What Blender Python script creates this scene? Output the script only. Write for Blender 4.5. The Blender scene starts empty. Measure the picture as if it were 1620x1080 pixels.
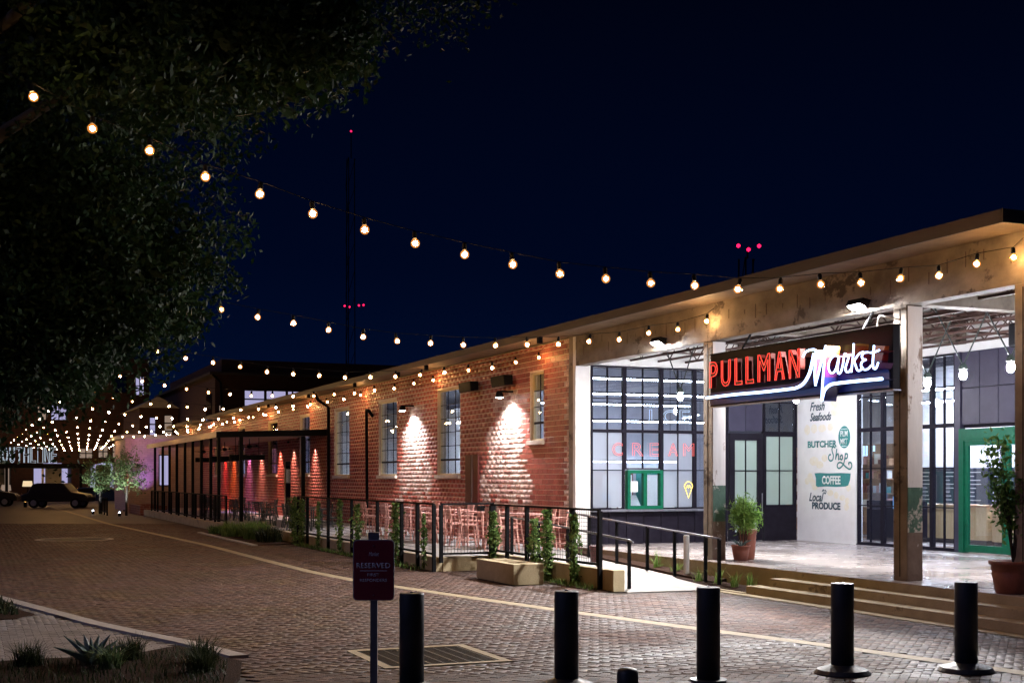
import bpy, math, random
import numpy as np
from mathutils import Vector, Matrix
random.seed(7); rng = np.random.default_rng(7)
S = bpy.context.scene
COL = S.collection
R = math.radians
# ------------------------------------------------------------------ camera, sky, exposure
cam_d = bpy.data.cameras.new('camera'); cam = bpy.data.objects.new('camera', cam_d); COL.objects.link(cam)
cam.location = (0, 0, 2.1); cam.rotation_euler = (R(90), 0, R(67.24))
cam_d.lens = 45.56; cam_d.sensor_width = 36; cam_d.shift_y = 0.1333; cam_d.clip_end = 4000; cam_d.clip_start = .05
S.camera = cam
W = bpy.data.worlds.new('World'); S.world = W; W.use_nodes = True
nt = W.node_tree; bg = nt.nodes['Background']
tc = nt.nodes.new('ShaderNodeTexCoord'); sx = nt.nodes.new('ShaderNodeSeparateXYZ'); rp = nt.nodes.new('ShaderNodeValToRGB')
nt.links.new(tc.outputs['Generated'], sx.inputs[0]); nt.links.new(sx.outputs['Z'], rp.inputs[0]); nt.links.new(rp.outputs[0], bg.inputs[0])
e = rp.color_ramp.elements
e[0].position = 0.0; e[0].color = (.0006, .0050, .027, 1)
e[1].position = .42; e[1].color = (.0003, .0006, .0030, 1)
x = e.new(.16); x.color = (.0002, .0021, .0130, 1)
bg.inputs[1].default_value = 1.0
side_fill_d = bpy.data.lights.new('moon', 'SUN'); side_fill_d.energy = .32; side_fill_d.color = (.48, .52, 1); side_fill_d.angle = R(6)  # added bluish sun standing in for an unseen street lamp on the left
moon = bpy.data.objects.new('moon', side_fill_d); COL.objects.link(moon)
moon.rotation_euler = Vector((-.08, .88, -.5)).to_track_quat('-Z', 'Y').to_euler()
S.view_settings.view_transform = 'Standard'; S.view_settings.look = 'None'; S.view_settings.exposure = 0; S.view_settings.gamma = 1
S.view_settings.use_curve_mapping = False
S.render.engine = 'CYCLES'
cy = S.cycles
cy.use_denoising = True; cy.max_bounces = 7; cy.diffuse_bounces = 3; cy.glossy_bounces = 3; cy.transmission_bounces = 4; cy.transparent_max_bounces = 16
cy.sample_clamp_indirect = 3; cy.sample_clamp_direct = 0; cy.caustics_reflective = False; cy.caustics_refractive = False
cy.use_light_tree = True

# ------------------------------------------------------------------ helpers
class MB:
    def __init__(s): s.v = []; s.f = []
    def box(s, x0, x1, y0, y1, z0, z1):
        b = len(s.v)
        s.v += [(x0,y0,z0),(x1,y0,z0),(x1,y1,z0),(x0,y1,z0),(x0,y0,z1),(x1,y0,z1),(x1,y1,z1),(x0,y1,z1)]
        s.f += [(b,b+3,b+2,b+1),(b+4,b+5,b+6,b+7),(b,b+1,b+5,b+4),(b+1,b+2,b+6,b+5),(b+2,b+3,b+7,b+6),(b+3,b,b+4,b+7)]
        return s
    def hexa(s, bot, top):
        b = len(s.v); s.v += list(bot) + list(top)
        s.f += [(b,b+3,b+2,b+1),(b+4,b+5,b+6,b+7),(b,b+1,b+5,b+4),(b+1,b+2,b+6,b+5),(b+2,b+3,b+7,b+6),(b+3,b,b+4,b+7)]
        return s
    def prism(s, poly, z0, z1):
        b = len(s.v); n = len(poly)
        s.v += [(p[0],p[1],z0) for p in poly] + [(p[0],p[1],z1) for p in poly]
        s.f += [tuple(range(b+n-1,b-1,-1)), tuple(range(b+n,b+2*n))]
        s.f += [(b+i, b+(i+1)%n, b+n+(i+1)%n, b+n+i) for i in range(n)]
        return s
    def quad(s, *p):
        b = len(s.v); s.v += list(p); s.f.append(tuple(range(b, b+len(p)))); return s
    def tube(s, pts, r, n=6, cap=True):
        pts = [Vector(p) for p in pts]; b = len(s.v); m = len(pts)
        rs = r if isinstance(r, (list, tuple)) else [r]*m
        up = None
        for i, p in enumerate(pts):
            d = (pts[min(i+1,m-1)] - pts[max(i-1,0)])
            if d.length < 1e-9: d = Vector((0,0,1))
            d.normalize()
            if up is None:
                up = Vector((0,0,1)) if abs(d.z) < .9 else Vector((1,0,0))
            u = d.cross(up)
            if u.length < 1e-4: u = d.orthogonal()
            u.normalize(); w = u.cross(d).normalized(); up = w
            for j in range(n):
                a = 2*math.pi*j/n
                q = p + (u*math.cos(a) + w*math.sin(a))*rs[i]
                s.v.append(tuple(q))
        for i in range(m-1):
            for j in range(n):
                a0 = b+i*n+j; a1 = b+i*n+(j+1)%n
                s.f.append((a0, a1, a1+n, a0+n))
        if cap:
            s.f.append(tuple(range(b+n-1, b-1, -1))); s.f.append(tuple(range(b+(m-1)*n, b+m*n)))
        return s
    def lathe(s, prof, c=(0,0,0), n=20):
        b = len(s.v)
        for r, z in prof:
            for j in range(n):
                a = 2*math.pi*j/n; s.v.append((c[0]+r*math.cos(a), c[1]+r*math.sin(a), c[2]+z))
        for i in range(len(prof)-1):
            for j in range(n):
                a0 = b+i*n+j; a1 = b+i*n+(j+1)%n; s.f.append((a0,a1,a1+n,a0+n))
        s.f.append(tuple(range(b+n-1,b-1,-1))); s.f.append(tuple(range(b+(len(prof)-1)*n, b+len(prof)*n)))
        return s
    def mesh(s, name, m, smooth=False):
        me = bpy.data.meshes.new(name); me.from_pydata(s.v, [], s.f); me.update()
        if m: me.materials.append(m)
        if smooth: me.polygons.foreach_set('use_smooth', [True]*len(me.polygons))
        return me
    def build(s, name, m, parent=None, smooth=False, bevel=0, world=True):
        o = bpy.data.objects.new(name, s.mesh(name, m, smooth)); COL.objects.link(o)
        if parent is not None:
            o.parent = parent
            if world: o.matrix_parent_inverse = wm(parent).inverted()
        if bevel:
            md = o.modifiers.new('bevel', 'BEVEL'); md.width = bevel; md.segments = 2; md.limit_method = 'ANGLE'
        return o
def wm(o):
    m = Matrix.LocRotScale(o.location, o.rotation_euler, o.scale)
    return (wm(o.parent) @ o.matrix_parent_inverse @ m) if o.parent else m
def put(name, me, parent, loc=(0,0,0), rot=(0,0,0), scale=(1,1,1), world=True):
    o = bpy.data.objects.new(name, me); COL.objects.link(o)
    o.location = loc; o.rotation_euler = rot; o.scale = scale
    if parent is not None:
        o.parent = parent
        if world: o.matrix_parent_inverse = wm(parent).inverted()
    return o
def tag(o, label=None, cat=None, group=None, kind=None):
    if label: o['label'] = label
    if cat: o['category'] = cat
    if group: o['group'] = group
    if kind: o['kind'] = kind
    return o
def thing(name, label, cat, loc=(0,0,0), rz=0, group=None):
    o = bpy.data.objects.new(name, None); COL.objects.link(o); o.location = loc; o.rotation_euler = (0,0,rz)
    o.empty_display_size = .2
    return tag(o, label, cat, group)
def dup(root, loc, rz, label, group=None, scale=None):
    r = root.copy(); COL.objects.link(r); r.location = loc; r.rotation_euler = (0,0,rz); r['label'] = label
    if group: r['group'] = group
    if scale: r.scale = (scale,)*3
    for ch in list(root.children):
        c = ch.copy(); COL.objects.link(c); c.parent = r
        for g in list(ch.children):
            d = g.copy(); COL.objects.link(d); d.parent = c
    return r
def B(name, m, parent, *a, bevel=0): return MB().box(*a).build(name, m, parent, bevel=bevel)
def fast_mesh(name, V, F, m, attr=None):
    V = np.asarray(V, np.float32); F = np.asarray(F, np.int32); k = F.shape[1]
    me = bpy.data.meshes.new(name); me.vertices.add(len(V)); me.vertices.foreach_set('co', V.ravel())
    me.loops.add(F.size); me.loops.foreach_set('vertex_index', F.ravel())
    me.polygons.add(len(F)); me.polygons.foreach_set('loop_start', np.arange(0, F.size, k, dtype=np.int32))
    try: me.polygons.foreach_set('loop_total', np.full(len(F), k, np.int32))
    except Exception: pass
    me.update(calc_edges=True); me.validate()
    if attr is not None:
        at = me.attributes.new('tint', 'FLOAT', 'FACE'); at.data.foreach_set('value', np.asarray(attr, np.float32))
    me.materials.append(m)
    return me

# ------------------------------------------------------------------ materials
def nodes(name):
    m = bpy.data.materials.new(name); m.use_nodes = True; t = m.node_tree
    return m, t, t.nodes['Principled BSDF']
def N(t, kind, **kw):
    n = t.nodes.new(kind)
    for k, v in kw.items(): setattr(n, k, v)
    return n
def surf(name, c1, c2=None, scale=6, rough=.7, metal=0, bump=.0, bscale=40, stretch=None, r2=None, dirt=None, spec=.5):
    m, t, p = nodes(name); p.inputs['Specular IOR Level'].default_value = spec
    c2 = c2 or c1
    co = N(t, 'ShaderNodeTexCoord'); mp = N(t, 'ShaderNodeMapping'); t.links.new(co.outputs['Object'], mp.inputs[0])
    if stretch: mp.inputs['Scale'].default_value = stretch
    no = N(t, 'ShaderNodeTexNoise'); no.inputs['Scale'].default_value = scale; no.inputs['Detail'].default_value = 8; no.inputs['Roughness'].default_value = .62
    t.links.new(mp.outputs[0], no.inputs['Vector'])
    rp = N(t, 'ShaderNodeValToRGB'); rp.color_ramp.elements[0].position = .32; rp.color_ramp.elements[1].position = .68
    rp.color_ramp.elements[0].color = (*c1, 1); rp.color_ramp.elements[1].color = (*c2, 1)
    t.links.new(no.outputs['Fac'], rp.inputs[0]); out = rp.outputs[0]
    if dirt:
        n2 = N(t, 'ShaderNodeTexNoise'); n2.inputs['Scale'].default_value = dirt[1]; n2.inputs['Detail'].default_value = 10; n2.inputs['Roughness'].default_value = .7
        t.links.new(mp.outputs[0], n2.inputs['Vector'])
        r3 = N(t, 'ShaderNodeValToRGB'); r3.color_ramp.elements[0].position = dirt[2]; r3.color_ramp.elements[1].position = dirt[2]+.05
        r3.color_ramp.elements[0].color = (0,0,0,1); r3.color_ramp.elements[1].color = (1,1,1,1)
        t.links.new(n2.outputs['Fac'], r3.inputs[0])
        mx = N(t, 'ShaderNodeMix', data_type='RGBA'); t.links.new(r3.outputs[0], mx.inputs[0]); t.links.new(out, mx.inputs[6]); mx.inputs[7].default_value = (*dirt[0], 1)
        out = mx.outputs[2]
    t.links.new(out, p.inputs['Base Color'])
    p.inputs['Roughness'].default_value = rough; p.inputs['Metallic'].default_value = metal
    if r2 is not None:
        mr = N(t, 'ShaderNodeMapRange'); mr.inputs[3].default_value = rough; mr.inputs[4].default_value = r2
        mr.inputs[1].default_value = .35; mr.inputs[2].default_value = .65
        t.links.new(no.outputs['Fac'], mr.inputs[0]); t.links.new(mr.outputs[0], p.inputs['Roughness'])
    if bump:
        nb = N(t, 'ShaderNodeTexNoise'); nb.inputs['Scale'].default_value = bscale; nb.inputs['Detail'].default_value = 6
        t.links.new(mp.outputs[0], nb.inputs['Vector'])
        bm = N(t, 'ShaderNodeBump'); bm.inputs['Strength'].default_value = bump; bm.inputs['Distance'].default_value = .02
        t.links.new(nb.outputs['Fac'], bm.inputs['Height']); t.links.new(bm.outputs[0], p.inputs['Normal'])
    return m
def emit(name, c, s):
    m = bpy.data.materials.new(name); m.use_nodes = True; t = m.node_tree; t.nodes.clear()
    o = N(t, 'ShaderNodeOutputMaterial'); em = N(t, 'ShaderNodeEmission'); em.inputs[0].default_value = (*c, 1); em.inputs[1].default_value = s
    t.links.new(em.outputs[0], o.inputs[0]); return m
def glassm(name, tint=(.9,.95,1), refl=.14, rough=.02, extra=None):
    m = bpy.data.materials.new(name); m.use_nodes = True; t = m.node_tree; t.nodes.clear()
    o = N(t, 'ShaderNodeOutputMaterial'); tr = N(t, 'ShaderNodeBsdfTransparent'); tr.inputs[0].default_value = (*tint, 1)
    gl = N(t, 'ShaderNodeBsdfGlossy'); gl.inputs['Roughness'].default_value = rough
    lw = N(t, 'ShaderNodeFresnel'); ge = N(t, 'ShaderNodeNewGeometry'); io = N(t, 'ShaderNodeMapRange'); io.inputs[3].default_value = 1.5; io.inputs[4].default_value = 1/1.5
    t.links.new(ge.outputs['Backfacing'], io.inputs[0]); t.links.new(io.outputs[0], lw.inputs[0])
    ad = N(t, 'ShaderNodeMath', operation='ADD'); ad.inputs[1].default_value = refl*.4; ad.use_clamp = True
    t.links.new(lw.outputs[0], ad.inputs[0])
    mx = N(t, 'ShaderNodeMixShader'); t.links.new(ad.outputs[0], mx.inputs[0]); t.links.new(tr.outputs[0], mx.inputs[1]); t.links.new(gl.outputs[0], mx.inputs[2])
    last = mx
    if extra:
        df = N(t, 'ShaderNodeBsdfTranslucent'); df.inputs[0].default_value = (*extra[0], 1)
        d2 = N(t, 'ShaderNodeBsdfDiffuse'); d2.inputs[0].default_value = (*extra[0], 1)
        ma = N(t, 'ShaderNodeMixShader'); t.links.new(df.outputs[0], ma.inputs[1]); t.links.new(d2.outputs[0], ma.inputs[2])
        mb = N(t, 'ShaderNodeMixShader'); mb.inputs[0].default_value = extra[1]
        t.links.new(mx.outputs[0], mb.inputs[1]); t.links.new(ma.outputs[0], mb.inputs[2]); last = mb
    t.links.new(last.outputs[0], o.inputs[0]); return m
def tinted(name, ramp, rough, per_object, scale=30, bump=.25, r2=None, blot=.9, con=(.45,1.5)):
    """colour picked per piece (object random or face attribute) from a ramp, with fine grain on top"""
    m, t, p = nodes(name)
    if per_object:
        s = N(t, 'ShaderNodeObjectInfo').outputs['Random']
    else:
        a = N(t, 'ShaderNodeAttribute', attribute_name='tint'); s = a.outputs['Fac']
    rp = N(t, 'ShaderNodeValToRGB'); els = rp.color_ramp.elements
    els[0].position = 0; els[0].color = (*ramp[0], 1); els[1].position = 1; els[1].color = (*ramp[-1], 1)
    for i, c in enumerate(ramp[1:-1]):
        q = els.new((i+1)/(len(ramp)-1)); q.color = (*c, 1)
    t.links.new(s, rp.inputs[0])
    g = N(t, 'ShaderNodeNewGeometry')
    no = N(t, 'ShaderNodeTexNoise'); no.inputs['Scale'].default_value = scale; no.inputs['Detail'].default_value = 6; t.links.new(g.outputs['Position'], no.inputs['Vector'])
    n2 = N(t, 'ShaderNodeTexNoise'); n2.inputs['Scale'].default_value = blot; n2.inputs['Detail'].default_value = 7; n2.inputs['Roughness'].default_value = .65; t.links.new(g.outputs['Position'], n2.inputs['Vector'])
    mu = N(t, 'ShaderNodeMath', operation='MULTIPLY'); t.links.new(no.outputs['Fac'], mu.inputs[0]); t.links.new(n2.outputs['Fac'], mu.inputs[1])
    mr = N(t, 'ShaderNodeMapRange'); mr.inputs[1].default_value = .1; mr.inputs[2].default_value = .42; mr.inputs[3].default_value = con[0]; mr.inputs[4].default_value = con[1]
    t.links.new(mu.outputs[0], mr.inputs[0])
    mx = N(t, 'ShaderNodeMix', data_type='RGBA', blend_type='MULTIPLY'); mx.inputs[0].default_value = 1
    t.links.new(rp.outputs[0], mx.inputs[6]); t.links.new(mr.outputs[0], mx.inputs[7]); t.links.new(mx.outputs[2], p.inputs['Base Color'])
    p.inputs['Roughness'].default_value = rough; p.inputs['Specular IOR Level'].default_value = .3
    if r2 is not None:
        m3 = N(t, 'ShaderNodeMapRange'); m3.inputs[1].default_value = .35; m3.inputs[2].default_value = .65; m3.inputs[3].default_value = rough; m3.inputs[4].default_value = r2
        t.links.new(n2.outputs['Fac'], m3.inputs[0]); t.links.new(m3.outputs[0], p.inputs['Roughness'])
    bm = N(t, 'ShaderNodeBump'); bm.inputs['Strength'].default_value = bump; bm.inputs['Distance'].default_value = .01
    t.links.new(no.outputs['Fac'], bm.inputs['Height']); t.links.new(bm.outputs[0], p.inputs['Normal'])
    return m
M = {}
BR = [(.25,.056,.040),(.30,.070,.048),(.33,.085,.058),(.27,.062,.044),(.36,.105,.074),(.22,.050,.038)]
M['brick1'] = tinted('glazed red block', BR, .42, True, 18, .5)
M['brick'] = tinted('red block', BR, .5, False, 18, .5)
M['litpaintbrick'] = tinted('sconce lit and painted block', [(.42,.26,.21),(.52,.38,.31),(.36,.18,.14),(.60,.47,.40),(.30,.12,.09),(.48,.33,.27)], .75, False, 14, .8, blot=1.4)  # sconce light pools put into the colour; also the white painted corner strip
M['mortar'] = surf('pale mortar', (.50,.40,.30), (.66,.55,.42), 12, .9, bump=.4)
PV = [(.042,.024,.020),(.074,.040,.031),(.090,.052,.042),(.056,.036,.033),(.118,.070,.054),(.036,.024,.023),(.082,.040,.027)]
M['paver1'] = tinted('brick paver', PV, .48, True, 60, .6, r2=.85, blot=.55, con=(.22,2.0))
M['paver'] = tinted('brick pavers', PV, .48, False, 60, .6, r2=.85, blot=.55, con=(.22,2.0))
M['joint'] = surf('sandy joint', (.045,.035,.03), (.07,.055,.048), 30, .95)
M['concrete'] = surf('warm concrete', (.27,.215,.125), (.40,.325,.20), 2.2, .8, bump=.3, bscale=30, dirt=((.15,.115,.07),1.5,.6))
M['formed'] = surf('board formed concrete', (.095,.074,.055), (.25,.205,.16), 1.9, .8, bump=.5, bscale=14, stretch=(.6,1,.8), dirt=((.05,.034,.024),1.7,.56))
M['slab'] = surf('light concrete walk', (.27,.26,.25), (.35,.33,.31), 3, .75, bump=.15)
M['polished'] = surf('polished porch floor', (.34,.29,.275), (.46,.41,.39), .7, .13, r2=.3, bump=.03, bscale=12, dirt=((.38,.30,.28),.5,.66))
M['whitewall'] = surf('white plaster', (.74,.73,.72), (.82,.81,.80), 3, .7, bump=.1)
M['stainwall'] = surf('stained white paint', (.62,.60,.56), (.74,.72,.69), 3, .7, bump=.3, dirt=((.22,.14,.09),2.5,.64))
M['lilacwall'] = surf('shop wall paint', (.26,.26,.31), (.36,.36,.42), .8, .6)
M['peel'] = surf('peeling white paint', (.66,.62,.60), (.76,.73,.71), 4, .65, bump=.5, bscale=12, stretch=(1,1,.35), dirt=((.26,.18,.13),3.0,.60))
M['greenpeel'] = surf('peeling green paint', (.035,.085,.06), (.06,.13,.09), 4, .5, bump=.5, bscale=12, dirt=((.55,.50,.45),3.4,.53))
M['brownpeel'] = surf('bare column foot', (.12,.075,.055), (.2,.14,.11), 5, .7, bump=.5, bscale=12, dirt=((.5,.45,.42),4,.6))
M['black'] = surf('black painted steel', (.004,.004,.005), (.008,.008,.009), 20, .55, spec=.04)
M['darkframe'] = surf('dark steel frame', (.010,.009,.014), (.016,.014,.022), 20, .45, spec=.03)
M['violetpanel'] = surf('dark violet panel', (.034,.032,.058), (.048,.044,.076), 3, .4, spec=.2)
M['blackpanel'] = surf('black panel', (.010,.008,.014), (.016,.014,.022), 5, .35, spec=.08)
M['green'] = surf('green door frame', (.004,.085,.045), (.005,.11,.058), 8, .35, spec=.15)
M['glass'] = glassm('window glass')
M['glassdim'] = glassm('dusty window glass', (.62,.64,.78), .25, .04)
M['frost'] = glassm('frosted glass', (.9,1,.95), .1, .12, ((.70,.82,.76), .55))
M['rib'] = glassm('ribbed glass', (.85,.9,.95), .15, .18, ((.62,.66,.74), .48))
M['cream'] = surf('cream window paint', (.50,.40,.22), (.62,.52,.30), 6, .6, bump=.2)
M['sill'] = surf('stone sill', (.45,.38,.30), (.58,.50,.40), 6, .75, bump=.2)
M['fascia'] = surf('metal fascia', (.03,.022,.018), (.06,.045,.035), 3, .5, bump=.1, stretch=(.3,1,1))
M['soffit'] = surf('tan soffit', (.17,.12,.075), (.25,.185,.12), 3, .7, bump=.1)
M['joist'] = surf('rusty steel joist', (.035,.014,.010), (.07,.03,.02), 9, .7)
M['roofdeck'] = surf('grey roof deck', (.08,.075,.07), (.12,.11,.10), 3, .8, stretch=(1,6,1))
M['terracotta'] = surf('terracotta', (.13,.035,.02), (.21,.06,.035), 7, .6, bump=.15)
M['pink'] = surf('coral powder coat', (.66,.34,.28), (.72,.38,.32), 9, .4)
M['darkmetal'] = surf('dark green metal', (.02,.03,.028), (.035,.05,.045), 9, .35)
M['galv'] = surf('galvanised steel', (.20,.20,.24), (.30,.30,.35), 14, .35, metal=.7)
M['whitepipe'] = surf('white pipe', (.68,.66,.62), (.78,.76,.72), 9, .5)
M['bollard'] = surf('blue black bollard paint', (.008,.013,.024), (.018,.024,.036), 6, .3, spec=.4, r2=.65, bump=.1, dirt=((.035,.033,.03),5,.6))
M['soil'] = surf('dark mulch', (.018,.010,.007), (.05,.026,.018), 25, .95, bump=1, bscale=60, spec=.1)
M['woodcounter'] = surf('pale wood panel', (.52,.36,.18), (.66,.48,.27), 3, .5, stretch=(6,6,1))
M['oak'] = surf('wood shelf', (.30,.16,.08), (.42,.24,.12), 4, .5)
M['darkroom'] = surf('dark interior paint', (.03,.035,.055), (.05,.055,.08), 3, .6)
M['navy'] = surf('dark blue board', (.02,.03,.055), (.03,.045,.075), 3, .4)
M['teal'] = surf('teal paint', (.03,.19,.19), (.045,.24,.23), 14, .6)
M['ink'] = surf('dark blue lettering', (.015,.045,.07), (.02,.06,.09), 14, .6)
M['gold'] = surf('faded gold print', (.765,.69,.53), (.79,.765,.69), 9, .7)
M['whiteprint'] = surf('white print', (.78,.79,.78), None, 5, .6)
M['maroon'] = surf('maroon sign face', (.20,.012,.03), (.25,.018,.04), 5, .45)
M['signtext'] = surf('pale sign print', (.85,.78,.84), None, 5, .6)
M['signpanel'] = surf('charcoal sign board', (.005,.004,.008), (.008,.007,.012), 3, .5, spec=.06)
M['redface'] = surf('red letter face', (.05,.004,.003), (.07,.006,.004), 8, .4)
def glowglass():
    m = glassm('amber glow bulb glass', (1,.9,.75), .04, .05); t = m.node_tree; o = t.nodes['Material Output']; last = o.inputs[0].links[0].from_node
    em = N(t, 'ShaderNodeEmission'); em.inputs[0].default_value = (1,.36,.07,1); em.inputs[1].default_value = .42  # orange halo around the filament put into the glass as emission
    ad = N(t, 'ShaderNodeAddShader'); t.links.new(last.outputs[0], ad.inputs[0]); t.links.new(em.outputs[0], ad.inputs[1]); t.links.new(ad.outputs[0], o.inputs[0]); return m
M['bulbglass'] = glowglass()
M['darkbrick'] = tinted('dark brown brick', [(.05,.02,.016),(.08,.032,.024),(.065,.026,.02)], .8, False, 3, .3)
def brickwall(name, c1, c2, mort, sc=1.0):
    m, t, p = nodes(name)
    co = N(t, 'ShaderNodeTexCoord'); sp = N(t, 'ShaderNodeSeparateXYZ'); t.links.new(co.outputs['Object'], sp.inputs[0])
    ad = N(t, 'ShaderNodeMath', operation='ADD'); t.links.new(sp.outputs[0], ad.inputs[0]); t.links.new(sp.outputs[1], ad.inputs[1])
    cb = N(t, 'ShaderNodeCombineXYZ'); t.links.new(ad.outputs[0], cb.inputs[0]); t.links.new(sp.outputs[2], cb.inputs[1])
    bt = N(t, 'ShaderNodeTexBrick'); t.links.new(cb.outputs[0], bt.inputs['Vector'])
    bt.inputs['Color1'].default_value = (*c1,1); bt.inputs['Color2'].default_value = (*c2,1); bt.inputs['Mortar'].default_value = (*mort,1)
    bt.inputs['Scale'].default_value = sc; bt.inputs['Brick Width'].default_value = .334; bt.inputs['Row Height'].default_value = .138; bt.inputs['Mortar Size'].default_value = .008
    t.links.new(bt.outputs['Color'], p.inputs['Base Color']); p.inputs['Roughness'].default_value = .8
    bm = N(t, 'ShaderNodeBump'); bm.inputs['Strength'].default_value = .5; bm.inputs['Distance'].default_value = .01; bm.invert = True
    t.links.new(bt.outputs['Fac'], bm.inputs['Height']); t.links.new(bm.outputs[0], p.inputs['Normal'])
    return m
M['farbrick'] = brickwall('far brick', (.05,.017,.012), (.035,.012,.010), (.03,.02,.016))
M['annex'] = brickwall('pale painted brick', (.36,.27,.29), (.30,.22,.25), (.24,.18,.19))
M['farred'] = brickwall('red brick far', (.26,.075,.05), (.20,.055,.04), (.34,.26,.2))
def paving_mat():
    m, t, p = nodes('distant brick paving')
    co = N(t, 'ShaderNodeTexCoord')
    bt = N(t, 'ShaderNodeTexBrick'); t.links.new(co.outputs['Object'], bt.inputs['Vector'])
    bt.inputs['Color1'].default_value = (.05,.030,.027,1); bt.inputs['Color2'].default_value = (.07,.042,.037,1); bt.inputs['Mortar'].default_value = (.04,.03,.026,1)
    bt.inputs['Scale'].default_value = 1; bt.inputs['Brick Width'].default_value = .2; bt.inputs['Row Height'].default_value = .1; bt.inputs['Mortar Size'].default_value = .004
    no = N(t, 'ShaderNodeTexNoise'); no.inputs['Scale'].default_value = .5; no.inputs['Detail'].default_value = 8; t.links.new(co.outputs['Object'], no.inputs['Vector'])
    mr = N(t, 'ShaderNodeMapRange'); mr.inputs[1].default_value = .3; mr.inputs[2].default_value = .7; mr.inputs[3].default_value = .55; mr.inputs[4].default_value = 1.3
    t.links.new(no.outputs['Fac'], mr.inputs[0])
    mx = N(t, 'ShaderNodeMix', data_type='RGBA', blend_type='MULTIPLY'); mx.inputs[0].default_value = 1
    t.links.new(bt.outputs['Color'], mx.inputs[6]); t.links.new(mr.outputs[0], mx.inputs[7]); t.links.new(mx.outputs[2], p.inputs['Base Color'])
    p.inputs['Roughness'].default_value = .6; return m
M['paving'] = paving_mat()
def leafm(name, ramp, tr=.25):
    m, t, p = nodes(name)
    a = N(t, 'ShaderNodeAttribute', attribute_name='tint'); rp = N(t, 'ShaderNodeValToRGB'); els = rp.color_ramp.elements
    els[0].color = (*ramp[0],1); els[1].color = (*ramp[-1],1)
    if len(ramp) > 2: q = els.new(.5); q.color = (*ramp[1],1)
    t.links.new(a.outputs['Fac'], rp.inputs[0]); t.links.new(rp.outputs[0], p.inputs['Base Color']); p.inputs['Roughness'].default_value = .6; p.inputs['Specular IOR Level'].default_value = .15
    ts = N(t, 'ShaderNodeBsdfTranslucent'); t.links.new(rp.outputs[0], ts.inputs[0])
    mx = N(t, 'ShaderNodeMixShader'); mx.inputs[0].default_value = tr
    t.links.new(p.outputs[0], mx.inputs[1]); t.links.new(ts.outputs[0], mx.inputs[2]); t.links.new(mx.outputs[0], t.nodes['Material Output'].inputs[0])
    return m
M['oakleaf'] = leafm('live oak leaves', [(.003,.009,.003),(.008,.022,.008),(.022,.05,.018)])
M['vineleaf'] = leafm('vine leaves', [(.045,.09,.025),(.09,.16,.04),(.18,.24,.07)])
M['bambooleaf'] = leafm('bamboo leaves', [(.10,.20,.04),(.18,.32,.07),(.28,.42,.12)], .4)
M['ficusleaf'] = leafm('shrub leaves', [(.035,.09,.02),(.07,.15,.035),(.14,.22,.06)], .3)
M['treeleaf'] = leafm('young tree leaves', [(.04,.08,.03),(.09,.14,.06),(.17,.22,.10)], .3)
M['grassleaf'] = leafm('grass blades', [(.09,.16,.035),(.15,.24,.055),(.24,.32,.10)], .35)
M['darkgrass'] = leafm('dark grass blades', [(.008,.014,.006),(.02,.03,.012),(.07,.08,.035)], .3)
M['agave'] = surf('blue grey agave', (.05,.09,.09), (.08,.13,.13), 8, .5)
M['bark'] = surf('bark', (.015,.012,.010), (.03,.023,.018), 14, .9, bump=.8, bscale=20, stretch=(1,1,.2))
WARM = (1, .58, .24)
M['bulb'] = emit('bulb filament', WARM, 450); M['bulb_b'] = emit('brighter bulb filament', (1,.62,.28), 560); M['bulb_c'] = emit('dimmer bulb filament', (1,.54,.2), 260)
M['grate'] = surf('worn iron grate', (.04,.038,.036), (.10,.095,.09), 14, .5, metal=.4)
M['halo'] = emit('bulb frost', (1,.50,.16), 3)
M['pend'] = emit('cool lamp', (.90,.91,1), 1250)
M['flood'] = emit('flood lens', (1,.96,.93), 9500)
M['sconce'] = emit('sconce lens', (.95,.93,1), 90)
M['tube'] = emit('tube lamp', (.86,.90,1), 48)
M['neonred'] = emit('red neon', (1,.06,.045), 2.4)
M['tube2'] = emit('bright tube lamp', (.80,.84,1), 380)
M['neonwhite'] = emit('blue white neon', (.42,.60,1), 6)
M['signglow'] = surf('blue neon glow colour', (.006,.010,.10), (.008,.014,.14), 4, .4)
M['farroof'] = surf('dark far roof', (.03,.025,.022), None, 4, .8)
M['neonpink'] = emit('pink neon', (1,.17,.16), 1.6)
M['neonice'] = emit('pale neon', (.75,.85,1), 1.6)
M['neonyellow'] = emit('yellow neon', (1,.75,.15), 2.4)
M['farsign'] = emit('white channel letters', (.72,.85,1), .7)
M['beacon'] = emit('red beacon', (1,.01,.08), 3)
M['litroom'] = emit('lit far window', (.66,.62,1), .6)
M['litroom2'] = emit('lit interior far', (1,.72,.55), .28)
M['screen'] = emit('screen', (.2,.5,1), 1.2)
M['caseglow'] = emit('lit case sign', (.55,.8,1), 2.2)
M['shade'] = emit('lamp shade', (1,.75,.45), .9)
M['taill'] = emit('amber light', (1,.55,.12), 3)
def ico(name, r, sub, m):
    import bmesh
    bm = bmesh.new(); bmesh.ops.create_icosphere(bm, subdivisions=sub, radius=r); me = bpy.data.meshes.new(name); bm.to_mesh(me); bm.free()
    me.materials.append(m); me.polygons.foreach_set('use_smooth', [True]*len(me.polygons)); return me
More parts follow.
